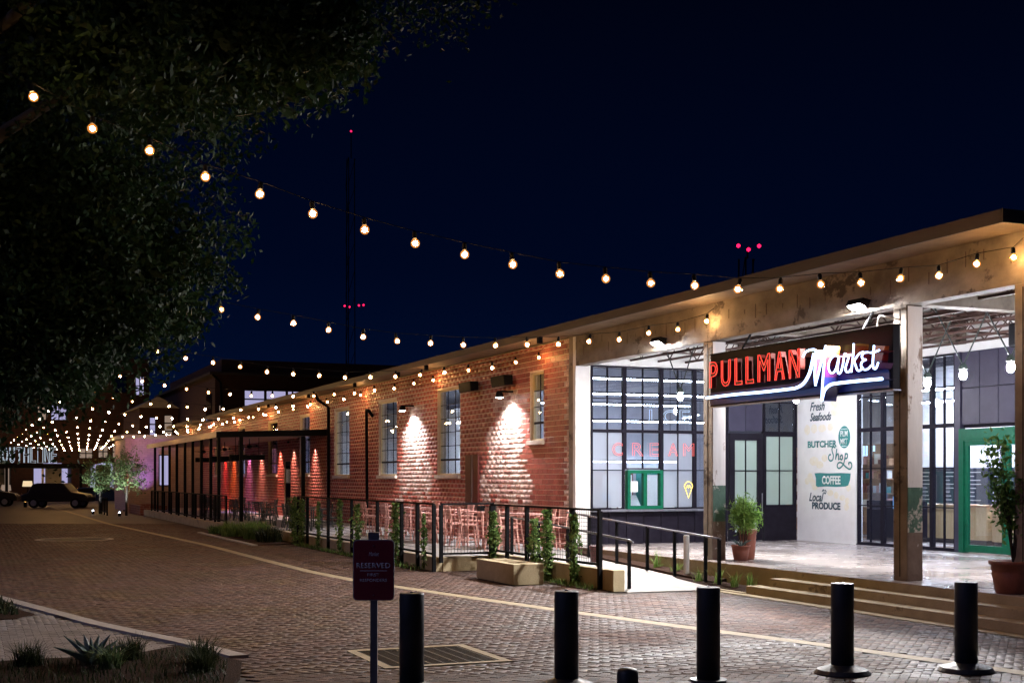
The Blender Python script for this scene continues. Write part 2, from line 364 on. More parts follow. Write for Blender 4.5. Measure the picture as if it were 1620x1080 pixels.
def text_mesh(ch, m, outline=0.0, extrude=.0, shear=0, offset=0, res=3):
    c = bpy.data.curves.new('lettering', 'FONT'); c.body = ch; c.size = 1; c.shear = shear; c.offset = offset; c.resolution_u = res
    if outline: c.fill_mode = 'NONE'; c.bevel_depth = outline; c.bevel_resolution = 1
    else: c.extrude = extrude
    o = bpy.data.objects.new('tmp', c); COL.objects.link(o)
    dg = bpy.context.evaluated_depsgraph_get(); me = bpy.data.meshes.new_from_object(o.evaluated_get(dg))
    bpy.data.objects.remove(o); bpy.data.curves.remove(c)
    me.materials.clear(); me.materials.append(m); return me
def fit_text(name, ch, box, plane, m, parent, outline=0, depth=.01, axis='a', shear=0, offset=0, lines=None):
    """letters stretched to the box (u0,u1,z0,z1) on the wall plane; axis a: wall runs along x and faces -y, axis n: runs along y, faces +x"""
    me = text_mesh(ch, m, 0 if not outline else .0001, .0, shear, offset)
    co = np.zeros(len(me.vertices)*3); me.vertices.foreach_get('co', co); co = co.reshape(-1,3)
    lo = co.min(0); hi = co.max(0); sx_ = (box[1]-box[0])/(hi[0]-lo[0]); sz_ = (box[3]-box[2])/(hi[1]-lo[1])
    if outline:
        # outline as tubes following the glyph's own contour
        c = bpy.data.curves.new('lettering', 'FONT'); c.body = ch; c.size = 1; c.shear = shear; c.offset = offset; c.resolution_u = 3; c.fill_mode = 'NONE'
        o = bpy.data.objects.new('tmp', c); COL.objects.link(o); dg = bpy.context.evaluated_depsgraph_get()
        em = bpy.data.meshes.new_from_object(o.evaluated_get(dg)); bpy.data.objects.remove(o); bpy.data.curves.remove(c)
        V = [v.co.copy() for v in em.vertices]; adj = {}
        for e_ in em.edges: a_, b_ = e_.vertices; adj.setdefault(a_, []).append(b_); adj.setdefault(b_, []).append(a_)
        seen = set(); mb = MB()
        for s0 in adj:
            if s0 in seen: continue
            loop = [s0]; seen.add(s0); cur = s0
            while True:
                nx = [q for q in adj[cur] if q not in seen]
                if not nx: break
                cur = nx[0]; seen.add(cur); loop.append(cur)
            P_ = []
            for i in loop + [loop[0]]:
                u = box[0] + (V[i].x-lo[0])*sx_; z = box[2] + (V[i].y-lo[1])*sz_
                q = (u, plane, z) if axis == 'a' else (plane, u, z)
                if not P_ or (Vector(q)-Vector(P_[-1])).length > outline*.5: P_.append(q)
            mb.tube(P_, outline, 5)
        return mb.build(name, m, parent)
    u = box[0] + (co[:,0]-lo[0])*sx_; z = box[2] + (co[:,1]-lo[1])*sz_
    if axis == 'a': new = np.stack([u, np.full_like(u, plane), z], 1)
    else: new = np.stack([np.full_like(u, plane), u, z], 1)
    me.vertices.foreach_set('co', new.ravel()); me.update()
    o = put(name, me, parent)
    sd = o.modifiers.new('thick', 'SOLIDIFY'); sd.thickness = depth; sd.offset = 0
    return o
def smooth_path(p, k=5):
    p = [np.array(q, float) for q in p]; out = []
    for i in range(len(p)-1):
        a = p[max(i-1,0)]; b = p[i]; c = p[i+1]; d = p[min(i+2,len(p)-1)]
        for j in range(k):
            t = j/k; out.append(.5*((2*b)+(-a+c)*t+(2*a-5*b+4*c-d)*t*t+(-a+3*b-3*c+d)*t**3))
    out.append(p[-1]); return out
def leaves(n_clump, per, centre, rad, size, spread, aspect=2.2, flat=None, shell=.55, rg=rng):
    """leaf quads gathered in clumps through an ellipsoid; returns V, F, tint"""
    d = rg.normal(size=(n_clump,3)); d /= np.linalg.norm(d, axis=1)[:,None]
    r = shell + (1-shell)*rg.random(n_clump)**.6
    r *= 1 + .18*np.sin(5*d[:,0]+3*d[:,2]) + .12*np.sin(9*d[:,1]+7*d[:,0])
    c = np.array(centre) + d*r[:,None]*np.array(rad)
    cc = np.repeat(c, per, 0) + rg.normal(size=(n_clump*per,3))*spread
    tint = np.clip(np.repeat(rg.random(n_clump), per)*.6 + rg.random(n_clump*per)*.4, 0, 1)
    return leaf_quads(cc, size, aspect, tint, rg)
def leaf_quads(cc, size, aspect, tint, rg=rng, up=0):
    n = len(cc); a = rg.normal(size=(n,3)); a[:,2] += up; a /= np.linalg.norm(a, axis=1)[:,None]
    b = rg.normal(size=(n,3)); b -= (b*a).sum(1)[:,None]*a; b /= np.linalg.norm(b, axis=1)[:,None]
    s = size*(.6+.8*rg.random(n))[:,None]
    V = np.stack([cc-a*s*.5, cc+b*s*.5/aspect, cc+a*s*.5, cc-b*s*.5/aspect], 1).reshape(-1,3)
    F = np.arange(n*4).reshape(-1,4); return V, F, tint
def blades(P, h, w, tint, lean=.5, rg=rng, seg=2):
    n = len(P); ang = rg.random(n)*6.283; L = h*(.5+.7*rg.random(n)); le = lean*(.2+rg.random(n))
    dx = np.cos(ang); dy = np.sin(ang); ox = -dy*w; oy = dx*w
    V = np.zeros((n, 6, 3)); 
    for i, (t, ww) in enumerate(((0,1),(.55,.8),(1,.12))):
        x = P[:,0]+dx*L*le*t*t; y = P[:,1]+dy*L*le*t*t; z = P[:,2]+L*t*(1-.25*le*t)
        V[:,2*i] = np.stack([x-ox*ww, y-oy*ww, z],1); V[:,2*i+1] = np.stack([x+ox*ww, y+oy*ww, z],1)
    b = np.arange(n)[:,None]*6
    F = np.concatenate([b+np.array([0,1,3,2]), b+np.array([2,3,5,4])],0)
    return V.reshape(-1,3), F, np.concatenate([tint,tint])
def leafobj(name, data, m, parent=None):
    V, F, T = data; me = fast_mesh(name, V, F, m, T); o = bpy.data.objects.new(name, me); COL.objects.link(o)
    if parent is not None: o.parent = parent; o.matrix_parent_inverse = wm(parent).inverted()
    return o
def cat(*ds):
    Vs = []; Fs = []; Ts = []; k = 0
    for V, F, T in ds: Vs.append(V); Fs.append(F+k); Ts.append(T); k += len(V)
    return np.concatenate(Vs), np.concatenate(Fs), np.concatenate(Ts)
# ------------------------------------------------------------------ ground
def D_of(a, n): return -.9221*a + .3868*n
def px_of(a, n): return 810 + 2050*(.3868*a+.9221*n)/D_of(a, n)
g = tag(MB().quad((-420,-220,-.014),(60,-220,-.014),(60,260,-.014),(-420,260,-.014)).build('ground', M['joint']), kind='structure')
CURB = [(-60,-8.6),(-34,-2.1),(-23.85,.5),(-21.5,1.08),(-19.46,1.57),(-18.05,2.01),(-16.82,2.42),(-16.22,2.59),(-15.2,2.82)]
def interp(P, a): return np.interp(a, [p[0] for p in P], [p[1] for p in P])
def edge(a):
    a = np.asarray(a); return np.where(a > -20.9, 12.78, np.where(a > -27.5, 10.88, np.where(a > -40.4, 9.55+(a+40.4)*.02, 9.0)))
BAND = [(-95,5.5),(-86.3,5.75),(-62.4,5.95),(-51.2,6.45),(-41.3,6.9),(-33.1,7.0),(-28.5,7.1),(-25.7,7.35),(-22.1,8.0),(-18.9,8.64),(-16,9.32),(-13.6,9.93),(-11.6,10.33),(-7,11.3)]
GR = (-15.25,-13.85,4.35,5.66)   # grate
MAN = (-46.8, 3.36, 1.15)
u = .1; gap = .0042
I, J = np.meshgrid(np.arange(-330,330), np.arange(-330,330), indexing='ij'); I = I.ravel(); J = J.ravel()
m4 = (I-J) % 4
sel = (m4 == 0) | (m4 == 3); I = I[sel]; J = J[sel]; H = (m4[sel] == 0)
ca = np.where(H, I+1, I+.5)*u; cn = np.where(H, J+.5, J+1)*u
PHI = R(45); c45 = math.cos(PHI); s45 = math.sin(PHI)
ca, cn = -33 + ca*c45 - cn*s45, 5 + ca*s45 + cn*c45
Dd = D_of(ca, cn); pxx = px_of(ca, np.where(Dd > 1, cn, cn))
bedcut = (ca > -16.7) & (cn < 2.75)
ok = (Dd > 12.6) & (Dd < 60) & (pxx > -60) & (pxx < 1700) & (cn < edge(ca)-.1) & ~bedcut
cd = interp(CURB, ca); ok &= (cn > cd + .24) | (ca > -15.2)
ok &= np.abs(cn - interp(BAND, ca)) > .15
ok &= ~((ca > GR[0]-.13) & (ca < GR[1]+.13) & (cn > GR[2]-.13) & (cn < GR[3]+.13))
ok &= ~((ca > -25.5) & (ca < -23.3) & (cn > 9.75) & (cn < 10.6))
ca = ca[ok]; cn = cn[ok]; H = H[ok]; Dd = Dd[ok]; pxx = pxx[ok]
road = thing('brick_road', None, None, (-24, 5, 0)); road['kind'] = 'structure'
order = np.argsort(Dd + np.where((pxx > 0) & (pxx < 1620) & (Dd > 13.2), 0, 1000)); near = order[:300]; rest = order[300:]
hx = .1-gap/2; hy = .05-gap/2
def paver_mesh(m):
    t = .004; b = MB()
    b.v = [(-hx,-hy,-.012),(hx,-hy,-.012),(hx,hy,-.012),(-hx,hy,-.012),(-hx,-hy,-.003),(hx,-hy,-.003),(hx,hy,-.003),(-hx,hy,-.003),(-hx+t,-hy+t,0),(hx-t,-hy+t,0),(hx-t,hy-t,0),(-hx+t,hy-t,0)]
    for k in (0,4):
        b.f += [(k+i, k+(i+1)%4, k+4+(i+1)%4, k+4+i) for i in range(4)]
    b.f.append((8,9,10,11)); return b
pm = paver_mesh(None).mesh('paver', M['paver1'])
for i in near:
    o = bpy.data.objects.new('paver', pm); COL.objects.link(o); o.location = (ca[i], cn[i], rng.normal()*.0014); o.rotation_euler = (rng.normal()*.006, rng.normal()*.006, PHI + (0 if H[i] else R(90)))
    o.parent = road; o.matrix_parent_inverse = Matrix.Translation((24,-5,0))
def paver_field(name, a, n, Hh, m, parent, base=0.0, zj=.0014, phi=0):
    k = len(a); t = .004
    X = np.where(Hh, hx, hy)[:,None]; Y = np.where(Hh, hy, hx)[:,None]
    sx_ = np.array([-1,1,1,-1]); sy_ = np.array([-1,-1,1,1])
    z = rng.normal(size=k)*zj + base; tx = rng.normal(size=k)*.009; ty = rng.normal(size=k)*.009
    V = np.zeros((k,8,3))
    cp_, sp_ = math.cos(phi), math.sin(phi)
    for q, (ex, ey) in ((0,(X*sx_, Y*sy_)), (4,((X-t)*sx_, (Y-t)*sy_))):
        V[:,q:q+4,0] = a[:,None]+ex*cp_-ey*sp_; V[:,q:q+4,1] = n[:,None]+ex*sp_+ey*cp_
    V[:,:4,2] = base-.010; V[:,4:,2] = z[:,None] + (X-t)*sx_*tx[:,None] + (Y-t)*sy_*ty[:,None]
    b = np.arange(k)[:,None]*8
    F = np.concatenate([b+np.array([0,1,5,4]), b+np.array([1,2,6,5]), b+np.array([2,3,7,6]), b+np.array([3,0,4,7]), b+np.array([4,5,6,7])])
    low = .5+.5*np.sin(a*.9+n*1.7)*np.sin(n*2.1-a*.6)
    tint = np.clip(rng.random(k)*.75 + low*.25, 0, .999)
    me = fast_mesh(name, V.reshape(-1,3), F, m, np.tile(tint, 5)); o = bpy.data.objects.new(name, me); COL.objects.link(o)
    if parent: o.parent = parent; o.matrix_parent_inverse = wm(parent).inverted()
    o['kind'] = 'stuff'; return o
paver_field('paver_field', ca[rest], cn[rest], H[rest], M['paver'], road, phi=PHI)
# farther paving, seen too flat to tell the bricks apart
def Dpt(n, D): return ((D-.3868*n)/-.9221, n)
far = [Dpt(-30, 59.9), Dpt(9.0, 59.9), (-76, 9.0), (-76, 30), (-128, 30), (-128,-45), (-90,-45)]
tag(MB().quad(*[(x,y,-.003) for x,y in far]).build('far_road', M['paving']), kind='structure')
# concrete bands set in the paving
def strip(P, w, z, off=0):
    b = MB(); n = len(P); L = []; Q = []
    for i,(x,y) in enumerate(P):
        x0,y0 = P[max(i-1,0)]; x1,y1 = P[min(i+1,n-1)]; dx, dy = x1-x0, y1-y0; l = math.hypot(dx,dy); nx, ny = -dy/l, dx/l
        L.append((x+nx*(off+w/2), y+ny*(off+w/2), z)); Q.append((x+nx*(off-w/2), y+ny*(off-w/2), z))
    for i in range(n-1): b.quad(Q[i], Q[i+1], L[i+1], L[i])
    return b
M['band'] = surf('buff concrete band', (.24,.19,.12), (.35,.28,.18), 4, .75, bump=.2)
tag(strip(BAND, .26, .0025).build('road_band', M['band']), kind='structure')
tag(MB().box(-21.3,-7.5,12.8,13.04,-.01,.003).build('step_edge_band', M['concrete']), kind='structure')
M['kerb'] = surf('pale kerb concrete', (.30,.27,.25), (.42,.38,.35), 4, .75, bump=.2)
kb = MB()
for (x0,y0),(x1,y1) in zip(CURB[:-1], CURB[1:]):
    kb.hexa([(x0,y0-.02,-.01),(x1,y1-.02,-.01),(x1,y1+.22,-.01),(x0,y0+.22,-.01)], [(x0,y0-.02,.035),(x1,y1-.02,.035),(x1,y1+.20,.035),(x0,y0+.20,.035)])
tag(kb.build('kerb', M['kerb']), kind='structure')
# manhole ring
mh = thing('manhole_cover', 'round manhole with a pale concrete ring in the far road', 'manhole', (MAN[0],MAN[1],0))
mr_ = MB().lathe([(1.12,.002),(1.3,.004),(1.3,.009),(1.12,.010),(1.12,.002)], (MAN[0],MAN[1],0), 32); mr_.f = mr_.f[:-2]; mr_.build('ring', M['kerb'], mh)
MB().lathe([(.4,.0),(1.08,.0),(1.08,.004),(.02,.005)], (MAN[0],MAN[1],0), 28).build('lid', M['black'], mh)
# left walk of grey pavers and the planting beds
a_, n_ = np.meshgrid(np.arange(-24.5,-14,.1), np.arange(-1.6,3.2,.2), indexing='ij'); a_[:, ::1] += 0
a_ = a_.ravel(); n_ = n_.ravel() + .1*((np.round(a_/.1)) % 2)
def inside(P, x, y):
    c = np.zeros(len(x), bool); k = len(P)
    for i in range(k):
        x0,y0 = P[i]; x1,y1 = P[(i+1)%k]
        c ^= ((y0 > y) != (y1 > y)) & (x < (x1-x0)*(y-y0)/(y1-y0+1e-12)+x0)
    return c
TRI = [(-24.2,-.3),(-23.9,.28),(-21.15,.93),(-20.55,.62),(-20.7,-.6)]
BED = [(-15.62,-1.2),(-15.85,.74),(-15.75,1.7),(-16.45,2.4),(-15.5,2.66),(-14.7,2.85),(-13.6,2.62),(-11.6,1.9),(-11.6,-1.2)]
okw = (n_ < interp(CURB, a_)-.1) & ~inside(TRI, a_, n_) & ~inside(BED, a_, n_)
M['greypaver'] = tinted('grey pavers', [(.16,.15,.16),(.24,.22,.22),(.20,.19,.20)], .6, False, 40, .5)
sw = thing('sidewalk', None, None, (-19,1,0)); sw['kind'] = 'structure'
M['greypaver1'] = tinted('grey paver', [(.16,.15,.16),(.24,.22,.22),(.20,.19,.20)], .6, True, 40, .5)
ga, gn = a_[okw], n_[okw]; gd = D_of(ga, gn); gp = px_of(ga, gn)
go_ = np.argsort(gd + np.where((gp > 0) & (gp < 1620) & (gd > 13.2), 0, 1000)); gpm = paver_mesh(None).mesh('paver', M['greypaver1'])
for i in go_[:300]:
    o = put('paver', gpm, sw, (ga[i], gn[i], .012+rng.normal()*.001), (rng.normal()*.006, rng.normal()*.006, R(90)))
gi = go_[300:]
paver_field('grey_paver_field', ga[gi], gn[gi], np.zeros(len(gi), bool), M['greypaver'], sw, .012, .001)
tag(MB().prism(TRI, -.01, .025).build('corner_bed_soil', M['soil']), kind='structure')
tag(MB().prism(BED, -.01, .03).build('front_bed_soil', M['soil']), kind='structure')
# drain grate
gt = thing('drain_grate', 'black iron drain grate with a concrete rim set in the brick road', 'drain grate', ((GR[0]+GR[1])/2,(GR[2]+GR[3])/2,0))
b = MB(); x0,x1,y0,y1 = GR; w = .11
b.box(x0-w,x1+w,y0-w,y0,-.01,.004).box(x0-w,x1+w,y1,y1+w,-.01,.004).box(x0-w,x0,y0,y1,-.01,.004).box(x1,x1+w,y0,y1,-.01,.004).build('rim', M['concrete'], gt)
b = MB()
for i in range(23): x = x0+.03+i*(x1-x0-.06)/22; b.box(x-.008,x+.008,y0,y1,-.02,-.001)
for i in range(9): y = y0+.02+i*(y1-y0-.04)/8; b.box(x0,x1,y-.012,y+.012,-.022,-.003)
tag(b.build('grille', M['grate'], gt), kind='stuff')

# ------------------------------------------------------------------ porch, steps, patio, ramp
tag(B('porch_floor', M['polished'], None, -29.2,-8,13.66,20.6,.30,.435), kind='structure')
tag(B('porch_base', M['concrete'], None, -29.2,-8,13.65,20.6,0,.425), kind='structure')
tag(B('lower_step', M['concrete'], None, -20.1,-8,13.05,13.36,0,.147, bevel=.008), kind='structure')
tag(B('upper_step', M['concrete'], None, -19.8,-8,13.35,13.66,0,.29, bevel=.008), kind='structure')
tag(MB().hexa([(-28.6,11.2,0),(-21.2,11.2,0),(-20.9,13.3,0),(-28.6,13.3,0)], [(-28.6,11.2,.33),(-21.3,11.2,.012),(-20.9,13.3,.012),(-28.6,13.3,.33)]).build('ramp', M['slab']), kind='structure')
tag(B('patio_floor', M['slab'], None, -50,-27.72,9.85,13.99,0,.31), kind='structure')
tag(B('patio_floor_inner', M['slab'], None, -29.4,-28.4,11.2,13.9,.0,.32), kind='structure')
tag(MB().hexa([(-28,13.1,0),(-21.9,13.05,0),(-20.1,13.1,0),(-20.1,13.65,0),(-28,13.65,0)][:4], [(-28,13.12,.2),(-21.9,13.08,.05),(-20.1,13.1,.03),(-20.1,13.65,.06)]).build('ramp_bed_soil', M['soil']), kind='structure')
tag(MB().hexa([(-28.4,13.32,0),(-21.7,13.32,0),(-21.7,13.65,0),(-28.4,13.65,0)], [(-28.4,13.32,.36),(-21.7,13.32,.10),(-21.7,13.65,.14),(-28.4,13.65,.38)]).build('ramp_bed_bank', M['soil']), kind='structure')
tag(MB().box(-21.6,-20.1,12.98,13.12,-.01,.02).build('bed_edge_band', M['concrete']), kind='structure')
tag(B('patio_kerb_wall', M['concrete'], None, -40.4,-27.5,9.66,9.84,0,.325, bevel=.01), kind='structure')
tag(B('patio_end_wall', M['concrete'], None, -27.7,-27.5,9.85,11.0,0,.325, bevel=.01), kind='structure')
tag(B('ramp_kerb_wall', M['concrete'], None, -27.69,-21.62,11.0,11.18,0,.39, bevel=.01), kind='structure')
tag(B('ramp_wall_end', M['concrete'], None, -21.61,-21.32,10.97,11.21,0,.40, bevel=.01), kind='structure')
bn = tag(MB().box(-25.4,-23.4,9.85,10.5,0,.41).build('concrete_bench', M['concrete'], bevel=.012), 'solid concrete block bench on the paving in front of the ramp railing', 'bench')
# covered patio floor farther along
tag(B('covered_patio_floor', M['slab'], None, -80,-50.02,9.3,13.99,0,.31), kind='structure')
tag(B('covered_patio_kerb', M['concrete'], None, -80,-50.4,9.1,9.29,0,.33), kind='structure')
tag(B('low_patio_floor', M['slab'], None, -50,-41.5,9.86,13.0,0,.312), kind='structure')

# ------------------------------------------------------------------ railing
def mesh_grid(b, p0, p1, z0, z1, cell=.075, r=.0028):
    p0 = Vector(p0); p1 = Vector(p1); L = (p1-p0).length; d = (p1-p0)/L; nn = Vector((-d.y,d.x))
    k = int(L/cell)
    for i in range(1, k):
        c = p0+d*(i*L/k); q = [c-d*r-nn*r, c+d*r-nn*r, c+d*r+nn*r, c-d*r+nn*r]
        b.hexa([(v.x,v.y,z0) for v in q], [(v.x,v.y,z1) for v in q])
    k = int((z1-z0)/cell)
    for i in range(1, k):
        z = z0+i*(z1-z0)/k; q = [p0-nn*r, p1-nn*r, p1+nn*r, p0+nn*r]
        b.hexa([(v.x,v.y,z-r) for v in q], [(v.x,v.y,z+r) for v in q])
def bar(b, p0, p1, w, z0, z1):
    p0 = Vector(p0); p1 = Vector(p1); d = (p1-p0).normalized(); nn = Vector((-d.y,d.x))*w/2
    b.hexa([(*(p0-nn),z0),(*(p1-nn),z0),(*(p1+nn),z0),(*(p0+nn),z0)], [(*(p0-nn),z1),(*(p1-nn),z1),(*(p1+nn),z1),(*(p0+nn),z1)]); return b
def railing(label, posts, z0, ztop, base, grid=True, group='black patio railings', balusters=0, mat='black'):
    t = thing('patio_railing', label, 'railing', (posts[0][0],posts[0][1],base), 0, group)
    for p in posts: MB().box(p[0]-.038,p[0]+.038,p[1]-.038,p[1]+.038,base,ztop).build('post', M[mat], t)
    for i in range(len(posts)-1):
        bar(MB(), posts[i], posts[i+1], .05, ztop, ztop+.04).build('top_rail', M[mat], t)
        bar(MB(), posts[i], posts[i+1], .04, z0, z0+.045).build('bottom_rail', M[mat], t)
        if balusters:
            L = math.dist(posts[i], posts[i+1]); k = int(L/balusters)
            for j in range(1, k):
                x = posts[i][0]+(posts[i+1][0]-posts[i][0])*j/k; y = posts[i][1]+(posts[i+1][1]-posts[i][1])*j/k
                MB().box(x-.011,x+.011,y-.011,y+.011,z0+.04,ztop).build('baluster', M[mat], t)
    if grid:
        b = MB()
        for i in range(len(posts)-1): mesh_grid(b, posts[i], posts[i+1], z0+.04, ztop)
        tag(b.build('wire_mesh', M[mat], t), kind='stuff')
    return t
railing('long black mesh railing in front of the coral chairs, ending at the corner post', [(a, 9.62) for a in (-40.4,-39.2,-36.7,-34.2,-31.8,-29.8,-28.6,-27.45)], .38, 1.5, 0)
railing('short black mesh railing turning the patio corner behind the concrete bench', [(-27.42,9.78),(-27.42,11.05)], .38, 1.5, .2)
railing('black mesh railing along the wheelchair ramp kerb wall', [(a, 10.96) for a in (-27.35,-26.4,-25.3,-24.15,-23.05,-21.85)], .45, 1.48, 0)
def handrail(label, pts, posts, group='sloping ramp handrails'):
    t = thing('ramp_handrail', label, 'handrail', pts[0], 0, group)
    MB().tube(pts, .022, 8).build('rail', M['galv'], t, smooth=True)
    for p in posts: MB().box(p[0]-.022,p[0]+.022,p[1]-.03,p[1]+.03,p[2],p[3]).build('post', M['black'], t)
    return t
handrail('sloping metal handrail on the road side of the ramp', [(-28.0,11.45,1.24),(-25.4,11.45,1.13),(-21.6,11.45,.93),(-21.45,11.45,.90)], [(-21.6,11.45,0,.92),(-22.9,11.45,.06,.98),(-24.3,11.45,.12,1.06),(-25.8,11.45,.18,1.13),(-27.3,11.45,.25,1.2)])
handrail('sloping metal handrail on the planting bed side of the ramp, against the first column', [(-28.2,13.26,1.28),(-25.0,13.26,1.12),(-21.9,13.26,.97),(-21.3,13.26,.94)], [(-21.35,13.26,0,.94),(-21.85,13.26,0,.96),(-23.05,13.26,.05,1.02),(-24.2,13.26,.10,1.08),(-25.6,13.26,.16,1.14),(-27.0,13.26,.22,1.22)])
pp = tag(MB().lathe([(.06,0),(.06,.86),(.055,.88)], (-22.9,13.45,.06), 12).build('white_pipe', M['whitepipe'], smooth=False), 'short white vent pipe standing in the ramp planting bed', 'pipe')

# ------------------------------------------------------------------ market building
bl = thing('market_building', 'long low red block market hall with a concrete porch and flat overhanging roof', 'building', (-29.2, 14, 0))
WIN = [(-32.1,-31.2,3.1,4.92),(-39.6,-37.5,2.2,4.92),(-46.1,-43.9,2.2,4.88),(-52.4,-50.1,2.2,4.88),(-58.5,-56.6,2.27,4.9),(-65.3,-63.1,2.28,4.9),(-73.2,-71.2,2.28,4.9),(-80.5,-78.6,2.28,4.9)]
DOORS = [(-61.6,-60.3,.31,2.9)]
OPEN = WIN + DOORS
wall = MB(); xs = sorted({-96,-29.6} | {o[0] for o in OPEN} | {o[1] for o in OPEN})
for x0, x1 in zip(xs[:-1], xs[1:]):
    op = [o for o in OPEN if abs(o[0]-x0) < 1e-6]
    if op: wall.box(x0,x1,14,14.3,0,op[0][2]).box(x0,x1,14,14.3,op[0][3],5.63)
    else: wall.box(x0,x1,14,14.3,0,5.63)
bw = wall.build('brick_wall', M['mortar'], bl)
BH = .138; BL = .334; mg = .009
A0 = []; A1 = []; ZR = []
for r_ in range(41):
    z0 = r_*BH; off = (r_ % 2)*BL/2
    x = -29.6; first = True
    while x > -95:
        x0 = x-(BL-off if first and off else BL); first = False
        A0.append(x0); A1.append(x); ZR.append(z0); x = x0
A0 = np.array(A0); A1 = np.array(A1); ZR = np.array(ZR); Z1 = np.minimum(ZR+BH, 5.62)
keep = np.ones(len(A0), bool)
for o in OPEN:
    inz = (Z1 > o[2]+.02) & (ZR < o[3]-.02); inside_ = (A0 >= o[0]-.08) & (A1 <= o[1]+.08); keep &= ~(inz & inside_)
    c1 = inz & (A0 < o[1]) & (A1 > o[1]); A0 = np.where(c1 & ~inside_, o[1], A0)
    c2 = inz & (A0 < o[0]) & (A1 > o[0]); A1 = np.where(c2 & ~inside_, o[0], A1)
keep &= (A1-A0 > .04) & (Z1-ZR > .03); A0 = A0[keep]; A1 = A1[keep]; ZR = ZR[keep]; Z1 = Z1[keep]
cx_ = (A0+A1)/2
jit = rng.random(len(A0))*.005
rough_ = (((cx_ > -35.9) & (cx_ < -32.2)) | ((cx_ > -43.6) & (cx_ < -40.0))) & (ZR < 4.4)
jit = np.where(rough_, rng.random(len(A0))*.013, jit)
tint = rng.random(len(A0))
zc = (ZR+Z1)/2; worn = np.zeros(len(A0), bool)  # worn marks the pale blocks: sconce light pools and the painted corner strip
for ac, zt in ((-33.9,4.5),(-41.9,4.55)):  # cone of light below each sconce put into the block colour
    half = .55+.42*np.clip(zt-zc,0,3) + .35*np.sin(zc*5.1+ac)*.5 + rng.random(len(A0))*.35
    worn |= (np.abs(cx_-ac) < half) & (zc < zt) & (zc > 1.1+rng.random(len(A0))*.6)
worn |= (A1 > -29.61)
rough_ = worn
jit = np.where(rough_, rng.random(len(A0))*.004, rng.random(len(A0))*.004)
F0 = np.where(worn, 13.9975, 13.994) - jit
full = np.where(~worn & (np.abs((A1-A0)-BL) < .001) & (Z1-ZR > BH-.001))[0]
nearb = full[np.argsort(-cx_[full])][:300]; ns = set(nearb.tolist())
bmh = MB(); w2 = BL/2-mg; h2 = BH/2-mg
bmh.v = [(-w2,.02,-h2),(w2,.02,-h2),(w2,.02,h2),(-w2,.02,h2),(-w2,.003,-h2),(w2,.003,-h2),(w2,.003,h2),(-w2,.003,h2),(-w2+.005,0,-h2+.005),(w2-.005,0,-h2+.005),(w2-.005,0,h2-.005),(-w2+.005,0,h2-.005)]
for k in (0,4): bmh.f += [(k+i, k+(i+1)%4, k+4+(i+1)%4, k+4+i) for i in range(4)]
bmh.f.append((8,9,10,11))
bme = bmh.mesh('brick', M['brick1']); inv = wm(bw).inverted()
for i in nearb:
    o = bpy.data.objects.new('brick', bme); COL.objects.link(o); o.location = (cx_[i], F0[i], ZR[i]+BH/2); o.rotation_euler = (rng.normal()*.004, 0, rng.normal()*.004); o.parent = bw; o.matrix_parent_inverse = inv
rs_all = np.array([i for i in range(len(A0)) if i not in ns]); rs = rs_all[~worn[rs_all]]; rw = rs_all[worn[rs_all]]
def block_field(name, a0, a1, z0, z1, front, back, m, parent, rough, tint):
    k = len(a0); V = np.zeros((k,8,3)); sx_ = np.array([0,1,1,0]); sz_ = np.array([0,0,1,1]); t = .004
    a0m = a0+mg; a1m = a1-mg; z0m = z0+mg; z1m = z1-mg
    V[:,:4,0] = np.where(sx_, a1m[:,None], a0m[:,None]); V[:,:4,2] = np.where(sz_, z1m[:,None], z0m[:,None]); V[:,:4,1] = back
    V[:,4:,0] = np.where(sx_, (a1m-t)[:,None], (a0m+t)[:,None]); V[:,4:,2] = np.where(sz_, (z1m-t)[:,None], (z0m+t)[:,None])
    V[:,4:,1] = front[:,None] + rng.normal(size=(k,4))*np.where(rough, .0018, .0007)[:,None]
    b = np.arange(k)[:,None]*8
    F = np.concatenate([b+np.array([0,1,5,4]), b+np.array([1,2,6,5]), b+np.array([2,3,7,6]), b+np.array([3,0,4,7]), b+np.array([4,5,6,7])])
    me = fast_mesh(name, V.reshape(-1,3), F, m, np.tile(tint,5)); o = bpy.data.objects.new(name, me); COL.objects.link(o)
    o.parent = parent; o.matrix_parent_inverse = wm(parent).inverted(); o['kind'] = 'stuff'; return o
block_field('brick_field', A0[rs], A1[rs], ZR[rs], Z1[rs], F0[rs], 14.003, M['brick'], bw, rough_[rs], tint[rs])
block_field('lit_painted_brick_field', A0[rw], A1[rw], ZR[rw], Z1[rw], F0[rw], 14.003, M['litpaintbrick'], bw, rough_[rw], tint[rw])
B('corner_pilaster', M['formed'], bl, -29.6,-29.35,13.97,14.3,0,4.9)
B('jamb', M['stainwall'], bl, -29.35,-29.2,13.97,14.38,0,5.63)
